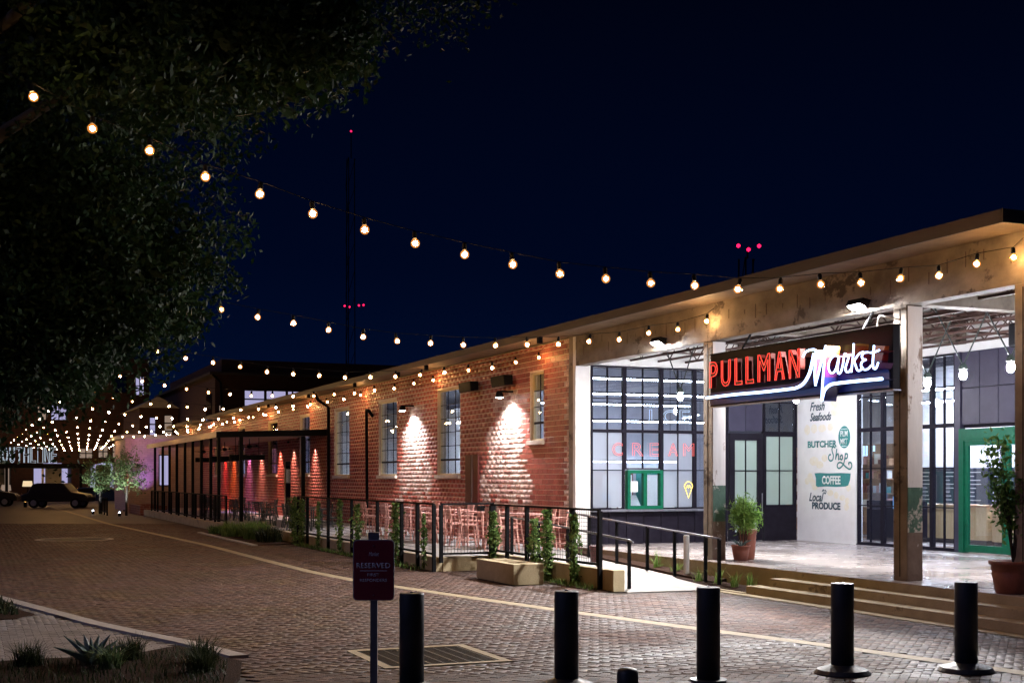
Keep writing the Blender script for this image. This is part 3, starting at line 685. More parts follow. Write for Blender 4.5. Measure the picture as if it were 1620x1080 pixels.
# windows of the brick wall
def facade_window(o, cols, rows, lit=None, sill=True, glass='glassdim'):
    x0,x1,z0,z1 = o; f = MB(); t = .05
    f.box(x0,x0+t,14.07,14.16,z0,z1).box(x1-t,x1,14.07,14.16,z0,z1).box(x0+t,x1-t,14.07,14.16,z0,z0+t).box(x0+t,x1-t,14.07,14.16,z1-t,z1)
    w = f.build('window', M['cream'], bl)
    cw = (x1-x0-2*t)/cols; rh = (z1-z0-2*t)/rows
    for i in range(1, cols): x = x0+t+i*cw; MB().box(x-.010,x+.010,14.098,14.122,z0+t,z1-t).build('mullion', M['darkframe'], w)
    for j in range(1, rows):
        z = z0+t+j*rh; th = .03 if j == 1 else .011; MB().box(x0+t,x1-t,14.096,14.124,z-th,z+th).build('glazing_bar', M['darkframe'], w)
    pane = MB().box(-cw/2+.012,cw/2-.012,-.003,.003,-rh/2+.012,rh/2-.012).mesh('pane', M[glass])
    for i in range(cols):
        for j in range(rows): put('pane', pane, w, (x0+t+(i+.5)*cw, 14.11, z0+t+(j+.5)*rh), (rng.normal()*.004,0,rng.normal()*.006))
    if sill: MB().box(x0-.06,x1+.06,13.90,14.05,z0-.11,z0-.002).build('sill', M['sill'], w, bevel=.006)
facade_window(WIN[0], 2, 4, glass='glass'); facade_window(WIN[1], 3, 6, glass='glass'); facade_window(WIN[2], 3, 6, glass='glass'); facade_window(WIN[3], 3, 6, glass='glass')
for o in WIN[4:6]: facade_window(o, 3, 5)
for o in WIN[6:]: facade_window(o, 2, 4)
# blind in the small window's top
MB().box(-32.05,-31.25,14.17,14.19,4.45,4.9).build('blind', M['cream'], bl)
for o in DOORS:
    d = MB().box(o[0],o[1],14.05,14.12,o[2],o[3]).build('door', M['black'], bl)
    MB().box(o[0]+.15,o[1]-.15,14.03,14.045,o[2]+.9,o[3]-.2).build('pane', M['glassdim'], d)
# roof: soffit, fascia, deck
rf = MB().box(-79.5,-13.95,13.24,27,5.66,5.80).build('roof', M['soffit'], bl)
MB().box(-79.5,-13.93,13.2,13.238,5.64,5.83).build('fascia', M['fascia'], rf)
MB().box(-13.948,-13.91,13.2,27,5.64,5.83).build('fascia', M['fascia'], rf)
MB().box(-96,-84.6,13.24,16,5.66,5.80).build('roof', M['soffit'], bl)
MB().box(-96,-84.6,13.2,13.238,5.64,5.83).build('fascia', M['fascia'], bl)
for a in (-29.9,-38.7,-41.6,-46.9,-54,-62):
    MB().box(a-.06,a+.06,13.25,13.36,5.50,5.655).build('soffit_bracket', M['black'], rf)
# concrete porch frame
bm_ = MB().box(-29.6,-14.17,13.98,14.28,4.9,5.655).build('porch_beam', M['formed'], bl)
def column(a0, a1, n0, n1, ztop=4.9):
    c = MB().box(a0,a1,n0,n1,.435,ztop).build('column', M['formed'], bl, bevel=.012)
    MB().box(a1,a1+.006,n0+.02,n1-.005,1.95,ztop-.02).build('paint', M['peel'], c)
    MB().box(a1,a1+.006,n0+.02,n1-.005,1.22,1.95).build('paint', M['greenpeel'], c)
    MB().box(a1,a1+.006,n0+.02,n1-.005,.44,1.22).build('paint', M['brownpeel'], c)
    MB().box((a0+a1)/2-.008,(a0+a1)/2+.008,n0-.004,n0+.001,.5,ztop-.05).build('seam', M['black'], c)
    return c
column(-23.12,-22.78,13.98,14.30); column(-17.17,-16.84,13.98,14.30); column(-14.50,-14.17,13.98,14.30)
B('cross_beam', M['formed'], bl, -17.15,-16.86,14.28,20.59,4.92,5.6)
B('cross_beam', M['formed'], bl, -23.1,-22.8,14.28,20.59,5.1,5.6)
B('side_beam', M['formed'], bl, -14.47,-14.19,14.28,20.59,4.9,5.65)
# form ties and cracks on the beam: short dark streaks
b = MB()
for i in range(34):
    a = -29.2+i*.44+rng.random()*.15; z = 5.1+rng.random()*.3
    b.box(a,a+.012,13.974,13.979,z,z+.08+.22*rng.random())
tag(b.build('rebar_marks', M['joist'], bl), kind='stuff')
B('porch_ceiling', M['roofdeck'], bl, -29.19,-14.2,14.29,20.6,5.61,5.65)
for n in (14.75,15.5,16.3,17.1,17.9,18.7,19.5,20.2):
    b = MB().box(-29.15,-14.5,n-.03,n+.03,5.54,5.60).box(-29.15,-14.5,n-.03,n+.03,5.06,5.11)
    k = 26; L = 14.65/k
    for i in range(k):
        x = -29.15+i*L; p, q = ((x,n,5.09),(x+L,n,5.56)) if i % 2 else ((x,n,5.56),(x+L,n,5.09))
        b.tube([p,q], .018, 4)
    b.build('ceiling_joist', M['joist'], bl)
for a in (-27.5,-25,-21.2,-19.2,-15.6): B('bridging', M['joist'], bl, a-.02,a+.02,14.4,20.5,5.12,5.16)
# side wall of the porch: ice cream shop front, plane x=-29.2 facing +x
B('upper_wall', M['stainwall'], bl, -29.4,-29.2,14.38,20.6,4.95,5.61)
PN = [14.4,15.35,16.42,17.4,18.4,19.5,20.6]; ZB = [.435,1.31,2.32,3.29,4.08,4.93]
ZB = [.435,1.31,2.32,3.29,4.10,4.93]
def sidewin(n0, n1, z0, z1, rows, cols=2, glass='glass', fw=.05, label=None):
    f = MB(); X0, X1 = -29.29, -29.19
    f.box(X0,X1,n0,n0+fw,z0,z1).box(X0,X1,n1-fw,n1,z0,z1).box(X0,X1,n0+fw,n1-fw,z0,z0+fw*.8).box(X0,X1,n0+fw,n1-fw,z1-fw*.8,z1)
    w = f.build('window', M['darkframe'], bl)
    cw = (n1-n0-2*fw)/cols; rh = (z1-z0-1.6*fw)/rows
    b = MB()
    for i in range(1,cols): y = n0+fw+i*cw; b.box(X0+.02,X1-.02,y-.012,y+.012,z0+fw*.8,z1-fw*.8)
    for j in range(1,rows): z = z0+fw*.8+j*rh; b.box(X0+.025,X1-.025,n0+fw,n1-fw,z-.012,z+.012)
    b.build('glazing_bar', M['darkframe'], w)
    pane = MB().box(-.003,.003,-cw/2+.012,cw/2-.012,-rh/2+.012,rh/2-.012).mesh('pane', M[glass])
    for i in range(cols):
        for j in range(rows): put('pane', pane, w, (-29.24, n0+fw+(i+.5)*cw, z0+fw*.8+(j+.5)*rh), (0,rng.normal()*.004,rng.normal()*.005))
    return w
for k in range(3):
    n0, n1 = PN[k], PN[k+1]
    sidewin(n0,n1,ZB[3],ZB[5],2)
    if k == 1:
        sidewin(n0,n1,ZB[2],ZB[3],1)
    else: sidewin(n0,n1,ZB[1],ZB[3],2,glass='rib')
sidewin(PN[3],PN[4],ZB[1],ZB[3],2); sidewin(PN[3],PN[4],ZB[3],ZB[5],2)
n0 = PN[0]
while n0 < PN[4]-.01:
    B('base_panel', M['blackpanel'], bl, -29.28,-29.2,n0+.01,n0+.49,.435,1.25); n0 += .5
B('counter_ledge', M['galv'], bl, -29.3,-29.05,14.4,17.4,1.255,1.305)
# service window
sv = MB().box(-29.28,-29.12,15.40,15.48,1.31,2.31).box(-29.28,-29.12,16.34,16.42,1.31,2.31).box(-29.28,-29.12,15.48,16.34,1.31,1.40).box(-29.28,-29.12,15.48,16.34,2.22,2.31).build('service_window', M['green'], bl)
MB().box(-29.25,-29.13,15.86,15.96,1.4,2.22).build('sliding_sash', M['green'], sv)
MB().box(-29.20,-29.195,15.48,15.86,1.4,2.22).build('pane', M['glass'], sv)
MB().box(-29.24,-29.235,15.96,16.34,1.4,2.22).build('pane', M['glass'], sv)
MB().box(-29.195,-29.19,15.52,15.72,1.75,2.02).build('notice', M['whiteprint'], sv)
# door bay and its neighbour
def solid_door(n0, n1):
    B('transom_panel', M['violetpanel'], bl, -29.28,-29.2,n0+.03,(n0+n1)/2-.008,3.34,4.93)
    B('transom_panel', M['violetpanel'], bl, -29.28,-29.2,(n0+n1)/2+.008,n1-.03,3.34,4.93)
    d = MB().box(-29.27,-29.17,n0+.04,n0+.2,.45,3.28).box(-29.27,-29.17,n1-.2,n1-.04,.45,3.28).box(-29.27,-29.17,n0+.2,n1-.2,.45,.68).box(-29.27,-29.17,n0+.2,n1-.2,3.1,3.28).build('door', M['blackpanel'], bl)
    b = MB().box(-29.25,-29.19,(n0+n1)/2-.012,(n0+n1)/2+.012,.68,3.1).box(-29.25,-29.19,n0+.2,n1-.2,1.3,1.33).box(-29.25,-29.19,n0+.2,n1-.2,2.28,2.31).build('glazing_bar', M['darkframe'], d)
    c = (n0+n1)/2
    for y0,y1 in ((n0+.2,c-.012),(c+.012,n1-.2)):
        for z0,z1 in ((.68,1.3),(1.33,2.28),(2.31,3.1)): MB().box(-29.223,-29.217,y0,y1,z0,z1).build('pane', M['frost'], d)
    MB().tube([(-29.1,n1-.1,1.1),(-29.1,n1-.1,1.7)], .015, 6).build('handle', M['galv'], d)
solid_door(PN[4], PN[5])
sidewin(PN[5],PN[6]-.05,ZB[3],ZB[5],2,fw=.06); sidewin(PN[5],PN[6]-.05,ZB[1],ZB[3],2,glass='frost',fw=.09)
B('base_panel', M['blackpanel'], bl, -29.28,-29.18,PN[5]+.02,PN[6]-.06,.435,1.31)
# back wall of the porch, plane y=20.6 facing -y
B('back_wall_band', M['whitewall'], bl, -29.2,-14.2,20.62,20.8,4.93,5.61)
mural = B('mural_wall', M['whitewall'], bl, -29.2,-26.72,20.58,20.8,.435,4.93)
def backwin(a0, a1, z0, z1, rows, cols, fw=.05, glass='glass'):
    f = MB(); Y0, Y1 = 20.58, 20.68
    f.box(a0,a0+fw,Y0,Y1,z0,z1).box(a1-fw,a1,Y0,Y1,z0,z1).box(a0+fw,a1-fw,Y0,Y1,z0,z0+fw).box(a0+fw,a1-fw,Y0,Y1,z1-fw,z1)
    w = f.build('window', M['darkframe'], bl); cw = (a1-a0-2*fw)/cols; rh = (z1-z0-2*fw)/rows; b = MB()
    for i in range(1,cols): x = a0+fw+i*cw; b.box(x-.012,x+.012,Y0+.02,Y1-.02,z0+fw,z1-fw)
    for j in range(1,rows): z = z0+fw+j*rh; b.box(a0+fw,a1-fw,Y0+.025,Y1-.025,z-.012,z+.012)
    b.build('glazing_bar', M['darkframe'], w)
    pane = MB().box(-cw/2+.012,cw/2-.012,-.003,.003,-rh/2+.012,rh/2-.012).mesh('pane', M[glass])
    for i in range(cols):
        for j in range(rows): put('pane', pane, w, (a0+fw+(i+.5)*cw, 20.63, z0+fw+(j+.5)*rh), (rng.normal()*.004,0,rng.normal()*.004))
for a0, a1 in ((-26.66,-25.7),(-25.7,-24.75),(-24.75,-23.95),(-23.95,-23.15)):
    backwin(a0,a1,.46,3.3,3,2); backwin(a0,a1,3.3,4.93,2,2)
B('back_wall_foot', M['darkframe'], bl, -26.7,-23.1,20.58,20.7,.435,.46)
B('door_jamb', M['violetpanel'], bl, -23.14,-22.96,20.55,20.7,.435,4.93)
for i in range(5):
    for j in range(2): B('transom_panel', M['violetpanel'], bl, -22.93+i*.56,-22.93+i*.56+.54,20.58,20.66,3.30+j*.82,3.30+j*.82+.80)
B('transom_backing', M['darkframe'], bl, -22.96,-20.1,20.66,20.72,3.22,4.93)
dr = MB().box(-22.95,-22.80,20.5,20.66,.44,3.2).box(-22.8,-20.3,20.5,20.66,2.93,3.2).box(-20.3,-20.15,20.5,20.66,.44,3.2).build('entrance_door', M['green'], bl)
for a0 in (-22.8,-21.55):
    s_ = MB().box(a0,a0+.11,20.53,20.6,.46,2.93).box(a0+1.14,a0+1.25,20.53,20.6,.46,2.93).box(a0+.11,a0+1.14,20.53,20.6,.46,.62).box(a0+.11,a0+1.14,20.53,20.6,2.82,2.93).build('sliding_leaf', M['green'], dr)
    MB().box(a0+.11,a0+1.14,20.56,20.566,.62,2.82).build('pane', M['glass'], dr)
B('back_wall_end', M['violetpanel'], bl, -20.14,-14.2,20.58,20.8,.435,4.93)
B('side_wall_end', M['formed'], bl, -14.45,-14.2,17.5,20.58,.435,4.9)
fit_text('door_lettering', 'PULLMAN', (-21.3,-20.5,2.18,2.33), 20.545, M['whiteprint'], dr, depth=.003)
fit_text('door_lettering', 'MARKET', (-21.15,-20.65,2.02,2.12), 20.545, M['whiteprint'], dr, depth=.003)

# rooms behind the glass
tag(B('shop_floor', M['polished'], None, -62,-29.31,14.31,24,.30,.43), kind='structure')
tag(B('hall_floor', M['polished'], None, -29.29,-12,20.81,27.4,.30,.43), kind='structure')
tag(B('hall_floor_west', M['polished'], None, -36,-29.3,24.01,27.4,.30,.43), kind='structure')
tag(B('shop_back_wall', M['whitewall'], None, -62,-36,22,22.2,.3,5.6), kind='structure')
tag(B('shop_side_wall', M['lilacwall'], None, -36.2,-36,14.9,22,.3,5.6), kind='structure')
tag(B('shop_end_wall', M['whitewall'], None, -62.2,-62,14.31,22,.3,5.6), kind='structure')
tag(B('hall_back_wall', M['whitewall'], None, -36,-12,27.5,27.7,.3,5.6), kind='structure')
tag(B('hall_end_wall', M['darkroom'], None, -36.3,-36.2,22.2,27.5,.3,5.6), kind='structure')
tag(B('shop_ceiling', M['darkroom'], None, -62,-12.5,14.31,14.32,5.5,5.6), kind='structure')
tag(MB().box(-62,-29.42,14.33,27.4,5.5,5.6).box(-29.42,-12,20.82,27.4,5.5,5.6).build('hall_ceiling', M['darkroom']), kind='structure')

# the wall between shop and the hall behind the mural stays open; fixtures
def tube_lamp(p, axis, L, label, z=4.6, grp='tube lamps inside the shops'):
    x, y = p; t = thing('tube_lamp', label, 'ceiling lamp', (x,y,z), 0, grp)
    if axis == 'x': MB().box(-L/2,L/2,-.035,.035,-.03,0).build('tube', M['tube2'], t, world=False); MB().box(-L/2,L/2,-.05,.05,0.002,.05).build('housing', M['darkframe'], t, world=False)
    else: MB().box(-.035,.035,-L/2,L/2,-.03,0).build('tube', M['tube'], t, world=False); MB().box(-.05,.05,-L/2,L/2,.002,.05).build('housing', M['darkframe'], t, world=False)
    for s_ in (-.45,.45):
        q = (s_*L,0) if axis == 'x' else (0,s_*L)
        MB().tube([(q[0],q[1],.05),(q[0],q[1],5.5-z)], .008, 4).build('hanger', M['darkframe'], t, world=False)
    return t
TL = 'long white tube lamp hung behind the ice cream shop front'
tube_lamp((-30.4,17.3),'y',5.2,TL+', nearest the glass',4.72); tube_lamp((-32.2,17.3),'y',5.2,TL+', middle row',4.45); tube_lamp((-34.4,17.6),'y',5.4,TL+', deepest row',4.3)
tube_lamp((-33.2,18.2),'y',4.6,'lower white tube lamp over the ice cream counter',3.75); tube_lamp((-35.6,17.8),'y',5.6,'white tube added at shelf height on the shop side wall for a bright reflection',2.62)  # shelf height tube is added, giving the bright strip of a reflection
for a in (-39,-45,-51,-57): tube_lamp((a,19.5),'x',3.2,'white tube lamp seen through the brick wall windows, %s' % {-39:'nearest the porch',-45:'second from the porch',-51:'third from the porch',-57:'farthest from the porch'}[a],4.5)
for a, n, d in ((-30.5,26.2,'added above the shelves for brightness'),(-27,26.6,'added above the menu wall for brightness'),(-26,22.6,'left of the second column'),(-22.5,23.5,'right of the second column'),(-19.5,22.8,'over the green door'),(-25,25.6,'deep behind the narrow windows')):  # first two tubes are added to brighten the back of the hall
    tube_lamp((a,n),'x',2.6,'white tube lamp in the market hall, '+d,4.35)
# ------------------------------------------------------------------ shop fittings
def counter(label, x0,x1,y0,y1,z1, grp=None):
    t = thing('shop_counter', label, 'counter', ((x0+x1)/2,(y0+y1)/2,.435), 0, grp)
    k = max(2, int((x1-x0)/.45)) if x1-x0 > y1-y0 else max(2, int((y1-y0)/.45))
    for i in range(k):
        if x1-x0 > y1-y0: MB().box(x0+(x1-x0)*i/k+.004,x0+(x1-x0)*(i+1)/k-.004,y0,y1,.55,z1-.05).build('front_panel', M['woodcounter'], t)
        else: MB().box(x0,x1,y0+(y1-y0)*i/k+.004,y0+(y1-y0)*(i+1)/k-.004,.55,z1-.05).build('front_panel', M['woodcounter'], t)
    B('plinth', M['blackpanel'], t, x0+.04,x1-.04,y0+.04,y1-.04,.435,.55); B('counter_top', M['oak'], t, x0-.03,x1+.03,y0-.03,y1+.03,z1-.05,z1)
    return t
counter('pale wood counter seen through the narrow windows right of the second column', -28.6,-25.0,23.2,24.0,1.42)
counter('pale wood service counter seen through the green entrance door', -24.6,-22.9,23.0,23.8,1.40)
counter('wood counter inside the ice cream shop below the service window', -30.6,-30.0,14.8,17.2,1.2)
mb_ = thing('menu_board', 'dark blue menu wall with white price lines behind the green door', 'menu board', (-23.2,25.5,.435))
B('board', M['navy'], mb_, -30.4,-26.2,25.5,25.6,1.2,2.38)
b = MB()
for c in range(4):
    for r_ in range(9):
        w_ = .25+.3*rng.random(); b.box(-30.1+c*.95,-30.1+c*.95+w_,25.485,25.495,2.25-r_*.11,2.275-r_*.11)
tag(b.build('menu_lines', M['whiteprint'], mb_), kind='stuff')
def shelf(label, x0, x1, y, n, cols):
    t = thing('shelf_unit', label, 'shelves', ((x0+x1)/2,y,.435))
    B('back_panel', M['oak'], t, x0,x1,y+.3,y+.33,.435,3.1)
    for i in range(n):
        z = .8+i*.42; B('shelf', M['oak'], t, x0,x1,y,y+.3,z,z+.03)
        x = x0+.05
        while x < x1-.15:
            w_ = .06+.1*rng.random(); h_ = .12+.18*rng.random(); c = cols[rng.integers(len(cols))]
            B('boxed_goods', M[c], t, x,x+w_,y+.05,y+.22,z+.032,z+.03+h_); x += w_+.03+.05*rng.random()
    return t
shelf('wooden shelves stacked with goods behind the narrow windows left of the second column', -33.2,-30.2,24.4,5,['whiteprint','terracotta','gold','oak','teal','pink'])
shelf('shelf bay of packaged goods in the market hall behind the second column', -36.0,-34.0,24.9,5,['gold','whiteprint','oak','terracotta','navy'])
dc = thing('display_case', 'dark glass display case with a blue lit screen inside the hall', 'display case', (-27.6,22.6,.435))
B('case_body', M['blackpanel'], dc, -28.6,-26.9,22.4,23.0,.435,1.5); B('case_glass', M['glass'], dc, -28.6,-26.9,22.42,22.95,1.502,1.9)
B('screen', M['screen'], dc, -27.5,-27.1,22.38,22.39,1.3,1.62)
lb = thing('lit_wall_sign', 'glowing blue white lettering strip above the shelves in the hall', 'lit sign', (-31.8,24.3,2.8))
for i in range(7): B('letter', M['caseglow'], lb, -32.9+i*.34,-32.9+i*.34+.06,24.3,24.32,2.75,3.05); B('letter', M['caseglow'], lb, -32.9+i*.34+.12,-32.9+i*.34+.19,24.3,24.32,2.75 if i%2 else 2.88,3.05)
# shop machines and shelves behind ribbed glass
mc = thing('soft_serve_machine', 'steel serving machine behind the service window', 'machine', (-31.6,15.9,1.2))
B('machine_body', M['galv'], mc, -31.9,-31.4,15.6,16.1,.435,1.75); B('machine_screen', M['screen'], mc, -31.395,-31.39,15.85,16.05,1.5,1.68)
rg_ = thing('till_screen', 'white tilted till screen in the service window', 'screen', (-30.2,16.15,1.2))
MB().hexa([(-30.3,16.0,1.32),(-30.05,16.0,1.32),(-30.05,16.3,1.32),(-30.3,16.3,1.32)],[(-30.4,16.0,1.62),(-30.36,16.0,1.65),(-30.36,16.3,1.65),(-30.4,16.3,1.62)]).build('till_face', M['whiteprint'], rg_)
B('till_foot', M['black'], rg_, -30.28,-30.12,16.08,16.22,1.202,1.318)
for i,(n,c) in enumerate(((14.9,'navy'),(17.8,'terracotta'),(19.3,'teal'))):
    cb = thing('storage_cabinet', 'tall %s cabinet against the ice cream shop side wall' % {'navy':'dark blue','terracotta':'red brown','teal':'teal'}[c], 'cabinet', (-35.6,n,.435), 0, 'cabinets in the ice cream shop')
    B('cabinet_body', M[c], cb, -35.95,-35.4,n,n+1.1,.435,2.3); B('cabinet_door', M['whiteprint'], cb, -35.395,-35.38,n+.05,n+.52,.55,2.2); B('cabinet_door', M['whiteprint'], cb, -35.395,-35.38,n+.58,n+1.05,.55,2.2)

# ------------------------------------------------------------------ neon and printed writing on the shop front
ice = thing('ice_cream_neon', 'pink outlined neon words hung inside the ice cream shop windows', 'neon sign', (-29.4,16,2.6))
for ch, (n0,n1) in zip('CREAM', ((14.99,15.27),(15.56,15.86),(16.06,16.31),(16.60,16.87),(17.04,17.35))):
    fit_text('letter', ch, (n0,n1,2.67,2.99), -29.165, M['neonpink'], ice, outline=.0062, axis='n')
for ch, (n0,n1) in zip('ICE', ((16.15,16.22),(16.55,16.9),(17.05,17.34))):
    fit_text('letter', ch, (n0,n1,3.53,3.86), -29.36, M['neonice'], ice, outline=.008, axis='n')
cone = thing('cone_neon', 'small yellow neon ice cream cone in the window right of the service hatch', 'neon sign', (-29.165,17.2,1.6))
P_ = smooth_path([(-29.165,17.1,1.82),(-29.165,17.07,1.90),(-29.165,17.13,1.99),(-29.165,17.2,2.01),(-29.165,17.28,1.97),(-29.165,17.31,1.89),(-29.165,17.28,1.82)])
MB().tube(P_, .011, 5).build('scoop', M['neonyellow'], cone)
MB().tube([(-29.165,17.1,1.82),(-29.165,17.19,1.58),(-29.165,17.28,1.82)], .011, 5).build('cone', M['neonyellow'], cone)
MB().tube(smooth_path([(-29.165,17.13,1.84),(-29.165,17.17,1.92),(-29.165,17.19,1.84),(-29.165,17.22,1.92),(-29.165,17.25,1.84)],3), .008, 5).build('drip_line', M['neonyellow'], cone)
YM = 20.572
fit_text('lettering_fresh', 'Fresh', (-28.62,-27.98,3.87,4.10), YM, M['ink'], mural, depth=.003, shear=.35, offset=.02)
fit_text('lettering_seafoods', 'Seafoods', (-28.62,-27.70,3.60,3.82), YM, M['ink'], mural, depth=.003, shear=.35, offset=.02)
fit_text('lettering_butcher', 'BUTCHER', (-28.72,-27.47,2.90,3.08), YM, M['teal'], mural, depth=.003, offset=.035)
fit_text('lettering_local', 'Local', (-28.66,-28.02,1.49,1.72), YM, M['ink'], mural, depth=.003, shear=.35, offset=.02)
fit_text('lettering_produce', 'PRODUCE', (-28.53,-27.32,1.285,1.475), YM, M['ink'], mural, depth=.003, offset=.04)
SC = {'S': [(-27.535, 2.873), (-27.601, 2.913), (-27.668, 2.865), (-27.656, 2.774), (-27.612, 2.682), (-27.645, 2.574), (-27.749, 2.548), (-27.82, 2.617), (-27.786, 2.696), (-27.719, 2.711)],
'h': [(-27.466, 2.849), (-27.498, 2.714), (-27.52, 2.579)], 'h2': [(-27.513, 2.613), (-27.462, 2.702), (-27.411, 2.72), (-27.396, 2.656), (-27.396, 2.578), (-27.36, 2.593)],
'o': [(-27.266, 2.688), (-27.324, 2.655), (-27.317, 2.588), (-27.266, 2.574), (-27.23, 2.62), (-27.244, 2.681), (-27.273, 2.69)],
'p': [(-27.111, 2.737), (-27.147, 2.563), (-27.208, 2.441), (-27.364, 2.35), (-27.451, 2.405), (-27.4, 2.488), (-27.273, 2.493), (-27.093, 2.384), (-26.933, 2.327), (-26.855, 2.404), (-26.887, 2.489), (-26.979, 2.49), (-26.969, 2.438)],
'b': [(-27.119, 2.697), (-27.058, 2.722), (-27.022, 2.684), (-27.051, 2.611), (-27.129, 2.596)]}
def ribbon(b, P, w, y, d=.003):
    P = smooth_path([(p[0], p[1], 0) for p in P], 5)
    for p, q in zip(P[:-1], P[1:]):
        dx, dz = q[0]-p[0], q[1]-p[1]; l = math.hypot(dx,dz)
        if l < 1e-6: continue
        nx, nz = -dz/l*w/2, dx/l*w/2; ex, ez = dx/l*w*.12, dz/l*w*.12
        c = [(p[0]-nx-ex,p[1]-nz-ez),(q[0]-nx+ex,q[1]-nz+ez),(q[0]+nx+ex,q[1]+nz+ez),(p[0]+nx-ex,p[1]+nz-ez)]
        b.quad(*[(u_,y,v_) for u_,v_ in c])
for i,(k,P) in enumerate(SC.items()):
    b = MB(); ribbon(b, P, .042, YM-.0004*i); b.build('lettering_shop', M['teal'], mural)
b = MB(); ribbon(b, [(-28.093,1.749),(-28.03,1.80),(-28.0,1.72),(-27.95,1.70),(-27.92,1.76),(-27.98,1.79)], .03, YM); b.build('flourish', M['ink'], mural)
b = MB(); c = (-27.16,3.145); n = 32
b.v = [(c[0]+.245*math.cos(2*math.pi*i/n), YM-.001, c[1]+.285*math.sin(2*math.pi*i/n)) for i in range(n)]; b.f = [tuple(range(n))]
bd = b.build('badge', M['teal'], mural)
fit_text('badge_lettering', 'PLM', (-27.31,-27.02,3.16,3.31), YM-.006, M['whiteprint'], bd, depth=.002, offset=.02)
fit_text('badge_lettering', 'MKT', (-27.31,-27.02,2.96,3.11), YM-.006, M['whiteprint'], bd, depth=.002, offset=.02)
b = MB(); b.quad((-27.30,YM-.005,3.345),(-27.02,YM-.005,3.345),(-27.02,YM-.005,3.36),(-27.30,YM-.005,3.36)); b.quad((-27.26,YM-.005,2.91),(-27.06,YM-.005,2.91),(-27.06,YM-.005,2.925),(-27.26,YM-.005,2.925)); b.build('badge_rule', M['whiteprint'], bd)
b = MB(); P_ = [(-28.36,1.9),(-28.28,1.87),(-27.9,1.885),(-27.5,1.875),(-27.1,1.89),(-27.0,1.92),(-26.93,2.05),(-26.90,2.22),(-27.3,2.235),(-27.8,2.225),(-28.2,2.24),(-28.42,2.23),(-28.36,2.1)]
b.v = [(p[0],YM,p[1]) for p in P_]; b.f = [tuple(range(len(P_)))]; bn_ = b.build('banner', M['teal'], mural)
fit_text('lettering_coffee', 'COFFEE', (-28.09,-27.31,1.935,2.16), YM-.005, M['whiteprint'], bn_, depth=.002, offset=.035)
b = MB()
def blob(b, x, z, rx, rz, y, n=14):
    k = len(b.v); b.v += [(x+rx*math.cos(6.283*i/n)*(1+.12*math.sin(3.1*i)), y, z+rz*math.sin(6.283*i/n)) for i in range(n)]; b.f.append(tuple(range(k,k+n)))
for i,(x,z,rx,rz) in enumerate([(-28.62,2.12,.13,.12),(-28.5,1.98,.12,.10),(-28.75,2.02,.11,.09),(-28.42,1.86,.12,.08),(-27.0,1.86,.1,.1),(-27.75,1.72,.13,.08),(-27.5,1.66,.1,.09),(-27.25,1.60,.12,.07),(-27.05,1.52,.09,.09),(-27.08,1.36,.1,.09),(-28.45,2.55,.2,.12),(-28.2,2.45,.16,.1),(-28.0,2.62,.12,.1),(-28.75,3.38,.13,.14),(-28.45,3.4,.14,.12),(-28.1,3.4,.18,.1),(-27.75,3.42,.12,.1),(-27.4,4.05,.32,.2),(-27.25,4.3,.22,.14),(-27.55,3.8,.18,.1)]):
    blob(b, x, z, rx, rz, 20.577-.0004*(i%4))
tag(b.build('faded_food_print', M['gold'], mural), kind='stuff')

# ------------------------------------------------------------------ the big sign
sg = thing('market_sign', 'long dark sign board with red neon PULLMAN and white neon script Market across the porch', 'sign', (-19.6,13.7,3.53))
B('board', M['signpanel'], sg, -22.42,-16.86,13.72,13.86,3.53,4.56, bevel=.006)
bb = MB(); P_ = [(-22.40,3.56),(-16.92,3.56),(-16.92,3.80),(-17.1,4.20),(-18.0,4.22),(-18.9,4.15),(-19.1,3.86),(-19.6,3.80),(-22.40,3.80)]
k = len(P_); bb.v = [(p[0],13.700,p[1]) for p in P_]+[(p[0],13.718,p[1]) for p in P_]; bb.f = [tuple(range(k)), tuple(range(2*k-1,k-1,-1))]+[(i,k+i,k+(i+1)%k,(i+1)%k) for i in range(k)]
bb.build('blue_glow_sheet', M['signglow'], sg)  # blue halo of the script neon put into a coloured sheet
B('edge_trim', M['black'], sg, -22.44,-16.84,13.71,13.87,4.562,4.58); B('edge_trim', M['galv'], sg, -22.44,-16.84,13.71,13.87,3.51,3.528)
for a in (-21.5,-17.8): MB().tube([(a,13.85,4.58),(a,14.1,4.95)], .02, 6).build('hanger', M['black'], sg)
MB().tube(smooth_path([(-17.35,13.8,4.57),(-17.3,13.8,4.75),(-17.1,13.8,4.72),(-16.9,13.9,4.66)]), .014, 6).build('cable', M['whitepipe'], sg)
LET = (('P',-22.08,-21.79),('U',-21.65,-21.32),('L',-21.16,-20.91),('L',-20.78,-20.52),('M',-20.38,-19.99),('A',-19.84,-19.53),('N',-19.39,-19.08))
for ch, x0, x1 in LET:
    o = fit_text('letter', ch, (x0,x1,3.87,4.38), 13.56, M['redface'], sg, depth=.10, offset=0)
    def tube_at(d, pl):
        return fit_text('neon_tube', ch, (x0-d,x1+d,3.87-d,4.38+d), pl, M['neonred'], o, outline=.0062)
    tube_at(-.004, 13.49)
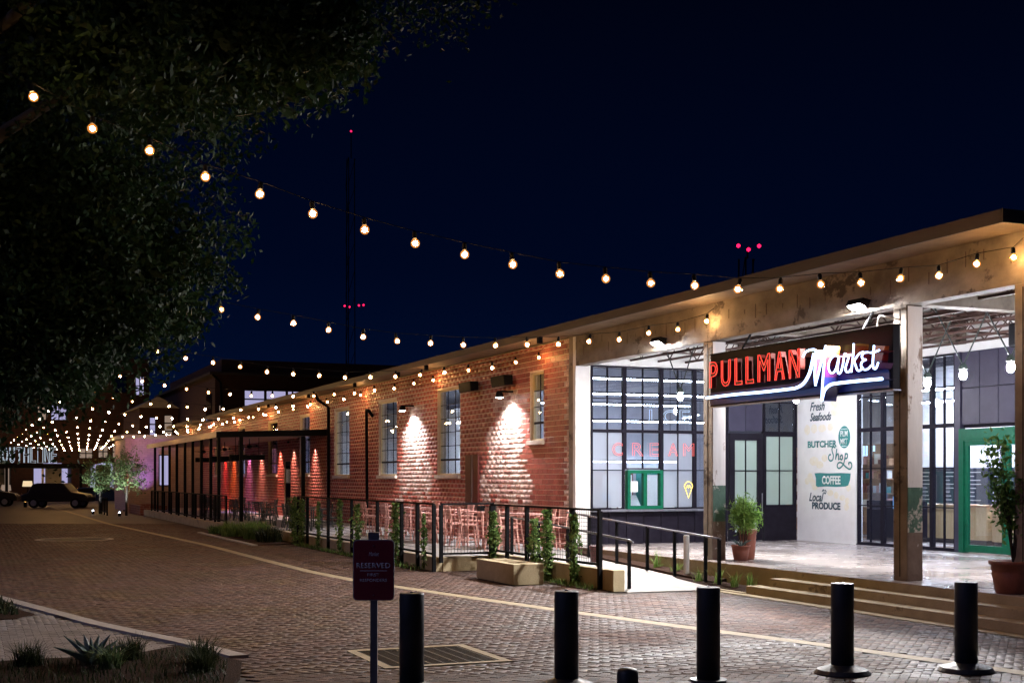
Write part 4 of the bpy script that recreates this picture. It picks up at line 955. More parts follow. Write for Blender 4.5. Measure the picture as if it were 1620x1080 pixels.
MK = {'swoosh': [(-22.05, 3.677), (-21.053, 3.685), (-20.109, 3.674), (-19.229, 3.676), (-19.019, 3.688), (-18.832, 3.743), (-18.709, 3.844), (-18.628, 3.959), (-18.568, 4.112), (-18.528, 4.241)],
'hook': [(-18.842, 4.208), (-18.781, 4.276), (-18.669, 4.308), (-18.528, 4.308), (-18.468, 4.278)],
'm1': [(-18.468, 4.278), (-18.491, 4.069), (-18.504, 3.877), (-18.483, 3.683)], 'm2': [(-18.483, 3.707), (-18.408, 3.87), (-18.329, 4.056), (-18.191, 4.342)],
'm3': [(-18.191, 4.342), (-18.23, 4.108), (-18.279, 3.753), (-18.309, 3.409)], 'tail': [(-18.305, 3.42), (-18.27, 3.526), (-18.211, 3.606), (-18.094, 3.664), (-17.94, 3.683), (-17.454, 3.685), (-16.727, 3.677)],
'a': [(-17.845, 4.128), (-17.94, 4.152), (-18.036, 4.121), (-18.104, 4.05), (-18.117, 3.956), (-18.065, 3.875), (-17.979, 3.874), (-17.902, 3.951), (-17.83, 4.127), (-17.864, 3.983), (-17.868, 3.878), (-17.817, 3.841), (-17.751, 3.904)],
'r': [(-17.779, 3.871), (-17.732, 3.972), (-17.685, 4.155), (-17.639, 4.116), (-17.574, 4.11), (-17.611, 4.021), (-17.657, 3.931), (-17.639, 3.86), (-17.565, 3.855), (-17.509, 3.897)],
'k1': [(-17.445, 4.307), (-17.454, 4.146), (-17.482, 3.987), (-17.509, 3.839)], 'k2': [(-17.201, 4.146), (-17.309, 4.122), (-17.39, 4.06), (-17.427, 4.017), (-17.39, 3.933), (-17.345, 3.861), (-17.273, 3.855), (-17.219, 3.908)],
'e': [(-17.076, 4.13), (-17.183, 4.128), (-17.233, 4.081), (-17.201, 4.027), (-17.129, 4.015), (-17.219, 3.994), (-17.255, 3.934), (-17.201, 3.867), (-17.094, 3.859), (-16.988, 3.913)],
't': [(-16.926, 4.229), (-16.944, 4.078), (-16.956, 3.944), (-16.935, 3.863), (-16.874, 3.859), (-16.822, 3.944)], 'tc': [(-17.023, 4.119), (-16.918, 4.121), (-16.796, 4.138)]}
def sunset():
    m, t, p = nodes('sunset stripe paint'); co = N(t,'ShaderNodeTexCoord'); sp = N(t,'ShaderNodeSeparateXYZ'); t.links.new(co.outputs['Object'], sp.inputs[0])
    mr = N(t,'ShaderNodeMapRange'); mr.inputs[1].default_value = 3.5; mr.inputs[2].default_value = 4.4; t.links.new(sp.outputs[2], mr.inputs[0])
    rp = N(t,'ShaderNodeValToRGB'); rp.color_ramp.interpolation = 'CONSTANT'; e_ = rp.color_ramp.elements
    e_[0].color = (.006,.01,.08,1); e_[1].position = .35; e_[1].color = (.05,.006,.06,1)
    for q, c_ in ((.55,(.16,.01,.02,1)),(.72,(.28,.08,.03,1)),(.86,(.4,.27,.07,1))): z = e_.new(q); z.color = c_
    t.links.new(mr.outputs[0], rp.inputs[0]); t.links.new(rp.outputs[0], p.inputs['Base Color']); p.inputs['Roughness'].default_value = .4; return m
M['sunset'] = sunset()
for k, P in MK.items():
    # drawn on the plane y=13.4 as seen; tubes carried on a coloured return that stands off the board
    Q = smooth_path([(p[0],13.40,p[1]) for p in P], 5)
    rt = MB()
    r0 = .026 if k in ('swoosh','tail') else (.019 if k in ('hook','m1','m2','m3') else .016)
    for p, q in zip(Q[:-1], Q[1:]): rt.quad(tuple(p+np.array([0,.02,0])), tuple(q+np.array([0,.02,0])), tuple(q+np.array([0,.30,0])), tuple(p+np.array([0,.30,0])))
    o = rt.build('script_return', M['sunset'], sg)
    MB().tube([tuple(p) for p in Q], r0, 7).build('neon_tube', M['neonwhite'], o, smooth=True)

# ------------------------------------------------------------------ lamps on the building
def floodlight(a, z, label):
    t = thing('flood_light', label, 'floodlight', (a,13.9,z), 0, 'flood lights on the porch beam')
    MB().hexa([(-.2,-.21,-.005),(.2,-.21,-.005),(.2,-.05,-.085),(-.2,-.05,-.085)],[(-.2,-.15,.09),(.2,-.15,.09),(.2,.02,.06),(-.2,.02,.06)]).build('housing', M['black'], t, world=False, bevel=.01)
    MB().box(-.05,.05,.02,.08,-.03,.03).build('bracket', M['black'], t, world=False)
    MB().quad((-.16,-.19,-.02),(.16,-.19,-.02),(.16,-.08,-.085),(-.16,-.08,-.085)).build('lens', M['flood'], t, world=False)
    return t
floodlight(-24.7, 5.06, 'blazing white flood light on the concrete beam left of the first column')
floodlight(-17.85, 5.02, 'blazing white flood light on the concrete beam left of the second column')
core_p = ico('lamp_core', .075, 2, M['pend'])
def pendant(a, n, z, label):
    t = thing('pendant_lamp', label, 'pendant lamp', (a,n,z), 0, 'jelly jar lamps in the porch')
    MB().tube([(0,0,.17),(-.85,0,5.45-z)], .014, 6).build('strut', M['darkmetal'], t, world=False)
    MB().tube([(0,0,.17),(.85,0,5.45-z)], .014, 6).build('strut', M['darkmetal'], t, world=False)
    MB().lathe([(.03,.22),(.07,.17),(.085,.11),(.085,.10)], n=14).build('cap', M['darkmetal'], t, world=False)
    put('globe', core_p, t, (0,0,0), (0,0,0), (.9,.9,1.25), world=False)
    return t
pendant(-26.5,15.4,4.0,'jelly jar pendant in front of the ice cream shop windows'); pendant(-26.3,18.5,4.0,'jelly jar pendant just under the big sign board')
pendant(-20.7,17.7,4.0,'jelly jar pendant just right of the second column'); pendant(-18.8,16.9,4.0,'jelly jar pendant above the green entrance door'); pendant(-17.2,16.5,4.0,'jelly jar pendant nearest the end column'); pendant(-15.2,16.4,4.0,'jelly jar pendant hidden to the right of the end column')
sh_ = thing('hanging_heater', 'black hanging heater box under the porch joists near the end column', 'heater', (-18.6,18.2,4.75))
B('heater_body', M['black'], sh_, -18.85,-18.35,18.0,18.4,4.55,5.0, bevel=.05); MB().tube([(-18.6,18.2,5.0),(-18.6,18.2,5.5)], .02, 6).build('heater_rod', M['black'], sh_)
def sconce(a, z, label):
    t = thing('wall_sconce', label, 'wall lamp', (a,13.95,z), 0, 'down lights on the brick wall')
    MB().box(-.03,.03,-.32,.04,.08,.13).build('back_box', M['black'], t, world=False)
    MB().lathe([(.05,.12),(.10,.06),(.12,-.06),(.115,-.06)], (0,-.36,0), 16).build('lamp_shade', M['black'], t, world=False)
    MB().lathe([(.001,-.066),(.10,-.066),(.10,-.072),(.001,-.09)], (0,-.36,0), 12).build('lens', M['sconce'], t, world=False)
    l = bpy.data.lights.new('sconce light', 'SPOT'); l.energy = 1150; l.spot_size = R(140); l.spot_blend = .6; l.shadow_soft_size = .06; l.color = (.97,.93,1)
    lo = bpy.data.objects.new('lamp_light', l); COL.objects.link(lo); lo.location = (0,-.36,-.12); lo.rotation_euler = (R(8),0,0); lo.parent = t
    return t
sconce(-42.0,4.45,'bright down light on the brick wall between the second and third windows'); sconce(-33.3,4.4,'bright down light on the brick wall beside the small window')
for a, lab in ((-36.1,'black speaker box high on the brick wall, left of the pair'),(-33.5,'black speaker box high on the brick wall above the sconce')):
    t = thing('wall_speaker', lab, 'speaker', (a,13.75,4.65), 0, 'speaker boxes on the brick wall')
    MB().hexa([(-.5,-.12,.0),(.5,-.12,.0),(.5,.12,.05),(-.5,.12,.05)],[(-.5,-.16,.3),(.5,-.16,.3),(.5,.12,.3),(-.5,.12,.3)]).build('cabinet', M['black'], t, world=False, bevel=.02)
    B('bracket', M['black'], t, a-.05,a+.05,13.87,13.98,4.75,4.85)
def pipe(label, pts, r=.055, mat='black'):
    return tag(MB().tube(pts, r, 8).build('downspout', M[mat], smooth=True), label, 'downspout', 'downspouts on the brick wall')
pipe('dark downspout from the roof edge at the canopy end', [(-53.1,13.35,5.6),(-53.1,13.5,5.35),(-52.9,13.88,5.05),(-52.9,13.88,.32)], .07)
pipe('short hooked black vent pipe between two tall windows', [(-46.75,13.97,4.4),(-46.75,13.8,4.62),(-46.95,13.78,4.66),(-47.1,13.82,4.5),(-47.1,13.85,.32)], .06)
pl_ = thing('wall_panel', 'dark red steel panel fixed low on the brick wall', 'wall panel', (-36.3,13.93,1.3))
B('panel_face', M['redface'], pl_, -36.85,-35.8,13.92,13.965,1.0,2.8); B('panel_rib', M['joist'], pl_, -36.35,-36.25,13.9,13.919,1.0,2.8)

# ------------------------------------------------------------------ string lights
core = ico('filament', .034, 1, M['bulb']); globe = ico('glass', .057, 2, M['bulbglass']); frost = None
cores = [core, core, ico('filament', .036, 1, M['bulb_b']), ico('filament', .03, 1, M['bulb_c'])]
sock = MB().lathe([(.022,.055),(.03,.06),(.03,.13),(.012,.15)], n=8).mesh('socket', M['black'])
LAB = ['nearest the end column, crossing high in front of the sky','fixed at the first porch column','fixed to the wall above the small window','fixed above the third window','fixed above the second window','fixed above the first tall window']
def string(j, count, label, full):
    a0 = -14.33 - 8.37*j if j < 6 else -14.33-8.37*j-.3
    drift = .055 if j == 0 else .04
    t = thing('string_light', label, 'string lights', (a0,13.8,5.3), 0, 'warm bulb strings over the road')
    pts = [(a0,13.98,5.55)]
    for i in range(count):
        n = 13.8-(.625 if j == 0 else .643)*i; a = a0-drift*i
        z = 4.62+.0098*(i-8)**2+.000003*(i-8)**4 + rng.normal()*.016
        pts.append((a,n,z+.15))
        if full:
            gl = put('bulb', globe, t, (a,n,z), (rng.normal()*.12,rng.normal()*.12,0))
            for nm, me in (('filament',cores[rng.integers(4)]),('socket',sock)):
                o = bpy.data.objects.new(nm, me); COL.objects.link(o); o.parent = gl
        else:
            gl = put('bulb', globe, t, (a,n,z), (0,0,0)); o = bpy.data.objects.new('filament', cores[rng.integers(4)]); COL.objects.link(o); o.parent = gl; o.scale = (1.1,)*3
    # carry the wire on to its far end, held by the street trees
    for i in range(count, 23):
        n = 13.8-.643*i; pts.append((a0-drift*i, n, 4.77+.0098*(i-8)**2+.000003*(i-8)**4))
    MB().tube(pts, .005, 5).build('cable', M['black'], t)
    return t
ORD = ['seventh','eighth','ninth','tenth','eleventh','twelfth','thirteenth','fourteenth']
for j in range(14):
    cnt = 22 if j == 0 else (20 if j < 5 else 17)
    lab = ('string of warm bulbs ' + LAB[j]) if j < 6 else 'far string of warm bulbs, %s from the end column' % ORD[j-6]
    string(j, cnt, lab, j < 5)

# ------------------------------------------------------------------ bollards, reserved sign
def bollard(a, n, label, skirt=True):
    t = thing('bollard', label, 'bollard', (a,n,0), 0, 'tall black steel bollards')
    MB().lathe([(.122,0),(.122,.955),(.118,.972),(.02,.974)], n=28).build('post', M['bollard'], t, world=False, smooth=False)
    MB().lathe([(.02,.974),(.02,.985),(.005,.988)], n=8).build('top_bolt', M['galv'], t, world=False)
    if skirt: MB().lathe([(.30,0),(.30,.012),(.27,.05),(.16,.085),(.124,.10)], n=28).build('base_skirt', M['bollard'], t, world=False)
    else: MB().lathe([(.19,0),(.19,.02),(.124,.024)], n=28).build('base_ring', M['bollard'], t, world=False)
    for p in t.children: p.data.polygons.foreach_set('use_smooth', [abs(f.normal.z) < .5 for f in p.data.polygons])
bollard(-12.16,4.03,'black bollard beside the reserved sign'); bollard(-11.77,5.53,'black bollard in front of the concrete bench end'); bollard(-11.61,7.08,'black bollard in front of the planting bed, no skirt',False)
bollard(-11.48,8.67,'black bollard standing before the second column'); bollard(-11.1,10.02,'black bollard at the right before the steps')
st_ = thing('short_bollard', 'short stubby black bollard at the bottom edge between two tall ones', 'bollard', (-10.65,5.63,0))
MB().lathe([(.10,0),(.10,.30),(.085,.335),(.02,.35)], n=22).build('post', M['bollard'], st_, world=False, smooth=True)
rs_ = thing('reserved_sign', 'maroon RESERVED parking sign with rounded corners on a steel post', 'sign', (-9.25,2.77,0), R(67.24))
MB().box(-.026,.026,0,.035,0,1.64).build('post', M['galv'], rs_, world=False); MB().box(-.04,.04,-.004,.04,1.64,1.70).build('post_cap', M['galv'], rs_, world=False)
def rounded(w, h, r, n=5):
    P = []
    for cx, cz, a0 in ((w/2-r,h/2-r,0),(-w/2+r,h/2-r,90),(-w/2+r,-h/2+r,180),(w/2-r,-h/2+r,270)):
        P += [(cx+r*math.cos(R(a0+90*i/n)), cz+r*math.sin(R(a0+90*i/n))) for i in range(n+1)]
    return P
def plate(w, h, r, y0, y1, zc):
    P = rounded(w, h, r); k = len(P); b = MB(); b.v = [(p[0],y0,zc+p[1]) for p in P]+[(p[0],y1,zc+p[1]) for p in P]
    b.f = [tuple(range(k)), tuple(range(2*k-1,k-1,-1))] + [(i,k+i,k+(i+1)%k,(i+1)%k) for i in range(k)]; return b
M['signrim'] = surf('pale sign edge', (.30,.27,.33), None, 5, .5)
pt = plate(.305,.45,.03,-.012,-.004,1.42).build('plate', M['signrim'], rs_, world=False)
fc = plate(.29,.435,.025,-.0145,-.0125,1.42).build('face', M['maroon'], rs_, world=False)
def local_text(ch, box, y, par, **k):
    o = fit_text('print', ch, box, y, M['signtext'], None, depth=.001, **k); o.parent = par; return o
local_text('RESERVED', (-.125,.125,1.435,1.475), -.0152, pt, offset=.02); local_text('FIRST', (-.045,.045,1.375,1.397), -.0152, pt, offset=.012); local_text('RESPONDERS', (-.10,.10,1.335,1.357), -.0152, pt, offset=.012)
local_text('Market', (-.035,.04,1.525,1.555), -.0152, pt, shear=.35)
MB().box(-.10,.10,-.0155,-.0146,1.414,1.418).build('rule', M['signtext'], pt, world=False)
for z in (1.60,1.235): MB().lathe([(.007,-.001),(.007,.003),(.001,.004)], n=8).build('bolt', M['galv'], pt, world=False).location = (0,-.016,z)

# ------------------------------------------------------------------ furniture
def stool(name, label, m, seat=.62, grp='coral slatted bar chairs'):
    t = thing(name, label, 'chair', (0,0,0), 0, grp)
    b = MB()
    for i in range(5): b.box(-.22,.22,-.2+i*.082,-.2+i*.082+.072,seat-.045,seat)
    b.build('seat', M[m], t, world=False)
    b = MB(); h = seat+.42
    for i in range(4): z = seat+.10+i*.085; b.hexa([(-.2,.20+i*.012,z),(.2,.20+i*.012,z),(.2,.215+i*.012,z),(-.2,.215+i*.012,z)],[(-.2,.208+i*.012,z+.072),(.2,.208+i*.012,z+.072),(.2,.223+i*.012,z+.072),(-.2,.223+i*.012,z+.072)])
    b.build('backrest', M[m], t, world=False)
    for sx in (-1,1):
        MB().tube([(sx*.21,-.25,0),(sx*.19,-.18,seat-.02)], .02, 6).build('leg', M[m], t, world=False)
        MB().tube([(sx*.22,.27,0),(sx*.2,.19,seat),(sx*.2,.25,h)], .02, 6).build('leg', M[m], t, world=False)
        MB().tube([(sx*.2,.21,seat+.2),(sx*.23,.0,seat+.21),(sx*.22,-.17,seat+.18),(sx*.2,-.18,seat)], .012, 6).build('arm', M[m], t, world=False)
    b = MB(); z = .2
    for p,q in (((-.205,-.23),(.205,-.23)),((-.205,-.23),(-.21,.25)),((.205,-.23),(.21,.25))): b.tube([(*p,z),(*q,z)], .009, 5)
    b.build('foot_rail', M[m], t, world=False); return t
def table(name, label, m, L, Wd, H, grp):
    t = thing(name, label, 'table', (0,0,0), 0, grp); b = MB(); k = max(6, int(Wd/.1))
    for i in range(k): y = -Wd/2+i*Wd/k; b.box(-L/2,L/2,y,y+Wd/k-.012,H-.025,H)
    b.build('table_top', M[m], t, world=False)
    for sx in (-1,1):
        for sy in (-1,1): MB().box(sx*(L/2-.07)-.02,sx*(L/2-.07)+.02,sy*(Wd/2-.07)-.02,sy*(Wd/2-.07)+.02,0,H-.026).build('leg', M[m], t, world=False)
    MB().box(-L/2+.07,L/2-.07,-.015,.015,.18,.2).build('stretcher', M[m], t, world=False); return t
Z = .312
T0 = table('slatted_table','coral slatted high table, first from the ramp end','pink',1.5,.8,.92,'coral slatted tables'); C0 = stool('slatted_chair','x','pink')
tabs = [(-29.3,12.7),(-31.6,12.5),(-34.2,12.4),(-36.9,12.3),(-39.4,12.3)]
nm = ['first','second','third','fourth','fifth']
for i,(a,n) in enumerate(tabs):
    lab = 'coral slatted high table, %s from the ramp end of the patio' % nm[i]
    if i == 0: T0.location = (a,n,Z); T0['label'] = lab
    else: dup(T0, (a,n,Z), 0, lab)
    for q,(dx,dy,rz,w) in enumerate(((-.4,-.62,R(180),'street side, left seat'),(.4,-.65,R(175),'street side, right seat'),(-.4,.62,R(4),'wall side, left seat'),(.4,.6,R(-6),'wall side, right seat'))):
        lab = 'coral slatted bar chair at the %s table from the ramp, %s' % (nm[i], w)
        if i == 0 and q == 0: C0.location = (a+dx,n+dy,Z); C0.rotation_euler = (0,0,rz); C0['label'] = lab
        else: dup(C0, (a+dx+rng.normal()*.05,n+dy+rng.normal()*.03,Z), rz+rng.normal()*.12, lab)
tm = thing('table_caddy', 'small dark menu holder on the second coral table', 'menu holder', (-31.9,12.5,Z+.92)); B('caddy_box', M['black'], tm, -32.0,-31.8,12.42,12.58,Z+.922,Z+1.06)
rb = thing('red_bucket', 'red bucket on the ramp landing behind the vines', 'bucket', (-25.9,12.9,.25)); MB().lathe([(.12,0),(.16,.34),(.165,.35),(.14,.33)], (-25.9,12.9,.24), 14).build('bucket_body', M['redface'], rb)
Td = table('dark_table','x','darkmetal',1.1,.75,.74,'dark patio tables'); Cd = stool('dark_chair','x','darkmetal',.45,'dark metal patio chairs')
dt = [(-43.5,11.0,'open part, by the coral chairs'),(-46.3,11.4,'open part, middle'),(-49.0,11.0,'open part, beside the canopy'),(-55.0,11.2,'under the canopy edge'),(-58.2,12.0,'second bay under the canopy'),(-61.8,11.2,'third bay under the canopy'),(-66,11.8,'deep under the canopy')]
for i,(a,n,w) in enumerate(dt):
    lab = 'dark slatted patio table, ' + w
    if i == 0: Td.location = (a,n,Z); Td['label'] = lab
    else: dup(Td, (a,n,Z), 0, lab)
    for q,(dx,dy,rz,s_) in enumerate(((-.3,-.65,R(180),'road side'),(.35,-.6,R(185),'road side, right'),(0,.65,R(0),'wall side'))):
        lab = 'dark metal chair, %s of the table, %s' % (s_, w)
        if i == 0 and q == 0: Cd.location = (a+dx,n+dy,Z); Cd.rotation_euler = (0,0,rz); Cd['label'] = lab
        else: dup(Cd, (a+dx+rng.normal()*.06,n+dy,Z), rz+rng.normal()*.2, lab)

# ------------------------------------------------------------------ canopy over the far patio
cp = thing('patio_canopy', 'flat steel canopy on slim black posts over the far patio', 'canopy', (-53.6,9.4,0))
MB().hexa([(-76,9.42,3.80),(-53.62,9.42,3.80),(-53.62,13.98,3.95),(-76,13.98,3.95)], [(-76,9.42,3.97),(-53.62,9.42,3.97),(-53.62,13.98,4.12),(-76,13.98,4.12)]).build('roof', M['soffit'], cp)
M['timber'] = surf('pale timber fascia', (.42,.33,.22), (.56,.45,.32), 3, .6, stretch=(.3,1,4))
B('front_fascia', M['timber'], cp, -76.05,-53.62,9.36,9.415,3.77,4.0)
MB().hexa([(-53.62,9.36,3.76),(-53.56,9.36,3.76),(-53.56,13.98,3.90),(-53.62,13.98,3.90)], [(-53.62,9.36,4.0),(-53.56,9.36,4.0),(-53.56,13.98,4.16),(-53.62,13.98,4.16)]).build('end_fascia', M['black'], cp)
for a in (-53.7,-55.6,-58,-60.4,-62.7,-65.3,-67.8,-70.3,-73.4): B('post', M['black'], cp, a-.06,a+.06,9.42,9.54,.3,3.80)
for n in (10.4,13.0): B('post', M['black'], cp, -53.78,-53.64,n-.07,n+.07,.3,3.86)
railing('long black picket railing along the covered patio by the road', [(-50.4-i*2.45,9.18) for i in range(10)], .42, 1.4, 0, grid=False, balusters=.35)
def uplight(p, rot, en, col, size, label, nm='canopy_downlight', blend=1):
    t = thing(nm, label, 'spot lamp', p, 0, 'wall wash lamps of the far patio')
    MB().lathe([(.05,-.02),(.055,.06),(.05,.07)], n=10).build('can', M['black'], t, world=False)
    l = bpy.data.lights.new('wash', 'SPOT'); l.energy = en; l.spot_size = R(size); l.spot_blend = blend; l.shadow_soft_size = .04; l.color = col
    lo = bpy.data.objects.new('lamp_light', l); COL.objects.link(lo); lo.rotation_euler = rot; lo.location = (0,0,-.03 if rot[0] < 1 and rot[0] > -1 else .09); lo.parent = t
    return t
for a, c, en, w in ((-55.6,(1,.75,.7),55,'nearest the downspout'),(-59.6,(1,.72,.66),45,'between the two canopy windows'),(-62.4,(1,.4,.32),60,'right of the patio door'),(-66.8,(1,.72,.66),45,'left of the far window'),(-70,(.55,.3,1),60,'casting purple on the wall'),(-74.3,(1,.35,.1),60,'casting orange on the wall'),(-77,(1,.05,.05),40,'casting red on the wall')):
    uplight((a,13.72,3.75), (R(0),0,0), en*17, c, 84, 'small wall wash lamp under the canopy, '+w)
for a, c, w in ((-50.0,(1,.6,.35),'beside the downspout'),):
    pass
for i, a in enumerate((-57,-63,-69)):
    f_ = thing('ceiling_fan', 'dark ceiling fan under the canopy, %s from the road end' % ['first','second','third'][i], 'ceiling fan', (a,11.4,3.5), 0, 'ceiling fans under the canopy')
    MB().tube([(0,0,.0),(0,0,.34)], .02, 6).build('rod', M['black'], f_, world=False); MB().lathe([(.03,-.1),(.11,-.06),(.11,.03),(.03,.06)], n=12).build('motor', M['black'], f_, world=False)
    for k in range(4):
        c_, s_ = math.cos(k*1.571+.4), math.sin(k*1.571+.4)
        MB().hexa([(c_*.1+s_*.06,s_*.1-c_*.06,-.03),(c_*.62+s_*.07,s_*.62-c_*.07,-.03),(c_*.62-s_*.07,s_*.62+c_*.07,-.01),(c_*.1-s_*.06,s_*.1+c_*.06,-.01)],[(c_*.1+s_*.06,s_*.1-c_*.06,-.02),(c_*.62+s_*.07,s_*.62-c_*.07,-.02),(c_*.62-s_*.07,s_*.62+c_*.07,0),(c_*.1-s_*.06,s_*.1+c_*.06,0)]).build('fan_blade', M['black'], f_, world=False)
for i, a in enumerate((-55.5,-60,-64.5)):
    h_ = thing('patio_heater', 'black bar heater hung under the canopy, %s from the road end' % ['first','second','third'][i], 'heater', (a,11,3.0), 0, 'heaters under the canopy')
    MB().box(-.12,.12,-.75,.75,-.12,.1).build('heater_body', M['black'], h_, world=False, bevel=.03)
    for s_ in (-.5,.5): MB().tube([(0,s_,.1),(0,s_,.84)], .012, 5).build('hanger', M['black'], h_, world=False)
# wall behind: sconces that throw warm patches under the eaves are the strings' own end bulbs
# ------------------------------------------------------------------ plants
def vine(a, n, z0, z1, w, dens, label, species='vineleaf'):
    t = thing('climbing_vine', label, 'vine', (a,n,0), 0, 'vines on the patio railings')
    MB().tube([(a,n,z0),(a+.02,n-.01,(z0+z1)/2),(a-.02,n,z1)], [.014,.011,.006], 5).build('stem', M['bark'], t)
    w *= .78; k = int(dens*(z1-z0)*380); zz = z0+(z1-z0)*rng.random(k)
    ww = w*(.5+.5*np.abs(np.sin(zz*5+a*3)))*(.6+.5*np.sin((zz-z0)/(z1-z0)*3.14))
    P = np.stack([a+rng.normal(size=k)*ww*.5, n+rng.normal(size=k)*ww*.4, zz], 1)
    leafobj('foliage', leaf_quads(P, .085, 1.6, rng.random(k)), M[species], t); return t
for a, z0, z1, w, d, lab in ((-40.6,0,1.5,.34,1.7,'thick vine mass wrapping the left end post of the long railing'),(-39.7,0,1.45,.25,1.2,'dense vine beside the left end post of the long railing'),(-37.6,.1,1.4,.16,.7,'thin vine on the second bay of the long railing'),(-35.2,.1,1.5,.17,.8,'vine climbing mid railing left of the reserved sign'),
    (-33.4,.2,1.4,.24,1.1,'bushy vine just left of the reserved sign'),(-30.05,.0,1.5,.24,1.3,'leafy vine right above the reserved sign'),(-27.95,.05,1.3,.12,.5,'sparse twiggy vine near the railing corner post')):
    vine(a, 9.55, z0, z1, w, d, lab)
for a, z0, z1, w, d, lab in ((-27.0,.3,1.35,.22,1.4,'rounded vine behind the concrete bench'),(-24.75,.1,1.25,.2,1.2,'vine with yellowing leaves on the ramp railing'),(-24.1,.0,1.45,.26,1.4,'tall leafy vine on the ramp railing right of the bench'),(-22.8,.0,1.4,.2,1.1,'vine spreading near the ramp railing end post')):
    vine(a, 10.88, z0, z1, w, d, lab)
def groundcover(name, P, h, w, m, label=None, cat_=None, lean=.6, kind='stuff'):
    o = leafobj(name, blades(P, h, w, rng.random(len(P)), lean), M[m])
    if kind == 'stuff': tag(o, label, None, None, 'stuff'); o['label'] = label
    else: tag(o, label, cat_)
    return o
def cloud(a0,a1,n0,n1,z,k): return np.stack([a0+(a1-a0)*rng.random(k), n0+(n1-n0)*rng.random(k), np.full(k,z)],1)
groundcover('low_planting', np.concatenate([cloud(-40,-28,9.35,9.62,0,900), cloud(-27.2,-21.8,10.7,10.95,0,450)]), .14, .007, 'vineleaf', 'low green planting along the railing foot')
tag(B('planting_strip_soil', M['soil'], None, -40.4,-27.5,9.38,9.66,-.01,.012), kind='structure'); tag(B('ramp_strip_soil', M['soil'], None, -27.4,-21.4,10.72,11.0,-.01,.012), kind='structure')
tag(B('grass_bed_soil', M['soil'], None, -50.3,-40.45,8.3,9.84,-.01,.02), kind='structure')
tag(B('grass_bed_edge', M['slab'], None, -50.6,-40.2,8.1,8.3,-.01,.03), kind='structure')
tag(B('grass_bed_wall', M['concrete'], None, -50.3,-40.45,9.70,9.86,0,.33), kind='structure')
for i,(a,n,h,k,m,lab) in enumerate(((-49.3,8.75,.33,420,'vineleaf','bright low yellow green clump at the far end of the grass bed'),(-47.0,8.8,.52,420,'grassleaf','pale tufted grass in the grass bed'),(-44.4,9.1,.60,900,'grassleaf','wide dark green grass mound in the grass bed'),(-42.3,9.1,.50,380,'darkgrass','yellowish grass clump next to the vine mass'),(-45.6,9.3,.50,500,'darkgrass','dark grass between the two tufts'))):
    r_ = rng.random(k)**.5*.5; th = rng.random(k)*6.283
    o = leafobj('grass_clump', blades(np.stack([a+r_*np.cos(th)*1.2, n+r_*np.sin(th)*.8, np.full(k,.01)],1), h, .020, rng.random(k), .7), M[m]); tag(o, lab, 'grass', 'grasses in the bed')
for i,(a,n,h) in enumerate(((-22.1,13.25,.30),(-21.45,13.3,.42),(-20.85,13.3,.30),(-20.35,13.32,.34),(-23.4,13.5,.34),(-24.2,13.5,.55))):
    k = 34; r_ = rng.random(k)*.09; th = rng.random(k)*6.283
    o = leafobj('strap_leaf_plant', blades(np.stack([a+r_*np.cos(th), n+r_*np.sin(th), np.full(k,.05)],1), h, .011, rng.random(k), .6), M['grassleaf'])
    tag(o, 'small strap leaved plant in the ramp bed, ' + ['behind the bollard top','the biggest beside the steps','between the biggest and the steps','touching the step end','right of the white pipe','left of the white pipe'][i], 'plant', 'strap leaved plants in the ramp bed')
# front bed: agave, blue tuft, grasses
ag = thing('agave', 'dark spiky agave in the front planting bed', 'agave', (-15.2,1.28,.03))
for i in range(15):
    th = i*2.4; L = .34+.12*rng.random(); el = .5+.9*(i/15); b = MB()
    pts = []
    for t in (0,.3,.65,1): r_ = L*t*math.cos(el)*(1+.25*t); pts.append((-15.2+r_*math.cos(th), 1.28+r_*math.sin(th), .03+L*t*math.sin(el)*(1-.12*t)))
    b.tube(pts, [.03,.042,.028,.002], 5); o = b.build('leaf', M['agave'], ag)
kk = 160
r_ = rng.random(kk)*.13; th = rng.random(kk)*6.283
tag(leafobj('blue_grass', blades(np.stack([-14.75+r_*np.cos(th),1.42+r_*np.sin(th),np.full(kk,.03)],1), .30, .008, rng.random(kk), 1.3), M['treeleaf']), 'pale blue green grass tuft drooping beside the agave', 'grass')
def inbed(P, k, poly):
    out = []
    while len(out) < k:
        a = rng.uniform(-16.6,-11.6); n = rng.uniform(-1.2,2.8)
        if inside(poly, np.array([a]), np.array([n]))[0]: out.append((a,n,.03))
    return np.array(out)
BI = [(-15.45,-1.2),(-15.6,.7),(-15.55,1.7),(-16.1,2.35),(-15.5,2.5),(-14.7,2.7),(-13.6,2.5),(-11.6,1.8),(-11.6,-1.2)]
groundcover('bed_grass', inbed(None, 3600, BI), .10, .005, 'darkgrass', 'dark grasses filling the front planting bed', lean=.9)
for i,(a,n,lab) in enumerate(((-15.3,.62,'fine grass tuft at the left end of the front bed'),(-15.4,1.72,'wispy grass tuft right of the agave'),(-14.1,2.3,'tall grass tuft at the right tip of the front bed'),(-14.9,2.45,'grass tuft against the kerb end'))):
    k = 260; r_ = rng.random(k)*.16; th = rng.random(k)*6.283
    tag(leafobj('grass_tuft', blades(np.stack([a+r_*np.cos(th),n+r_*np.sin(th),np.full(k,.03)],1), .29, .005, rng.random(k), 1.0), M['darkgrass']), lab, 'grass', 'grass tufts in the front bed')
k = 500; P = np.stack([-23.9+2.9*rng.random(k), .1+.6*rng.random(k), np.full(k,.03)],1); P = P[inside(TRI, P[:,0], P[:,1])]
groundcover('corner_bed_plants', P, .16, .012, 'darkgrass', 'low dark plants in the corner bed', lean=1)
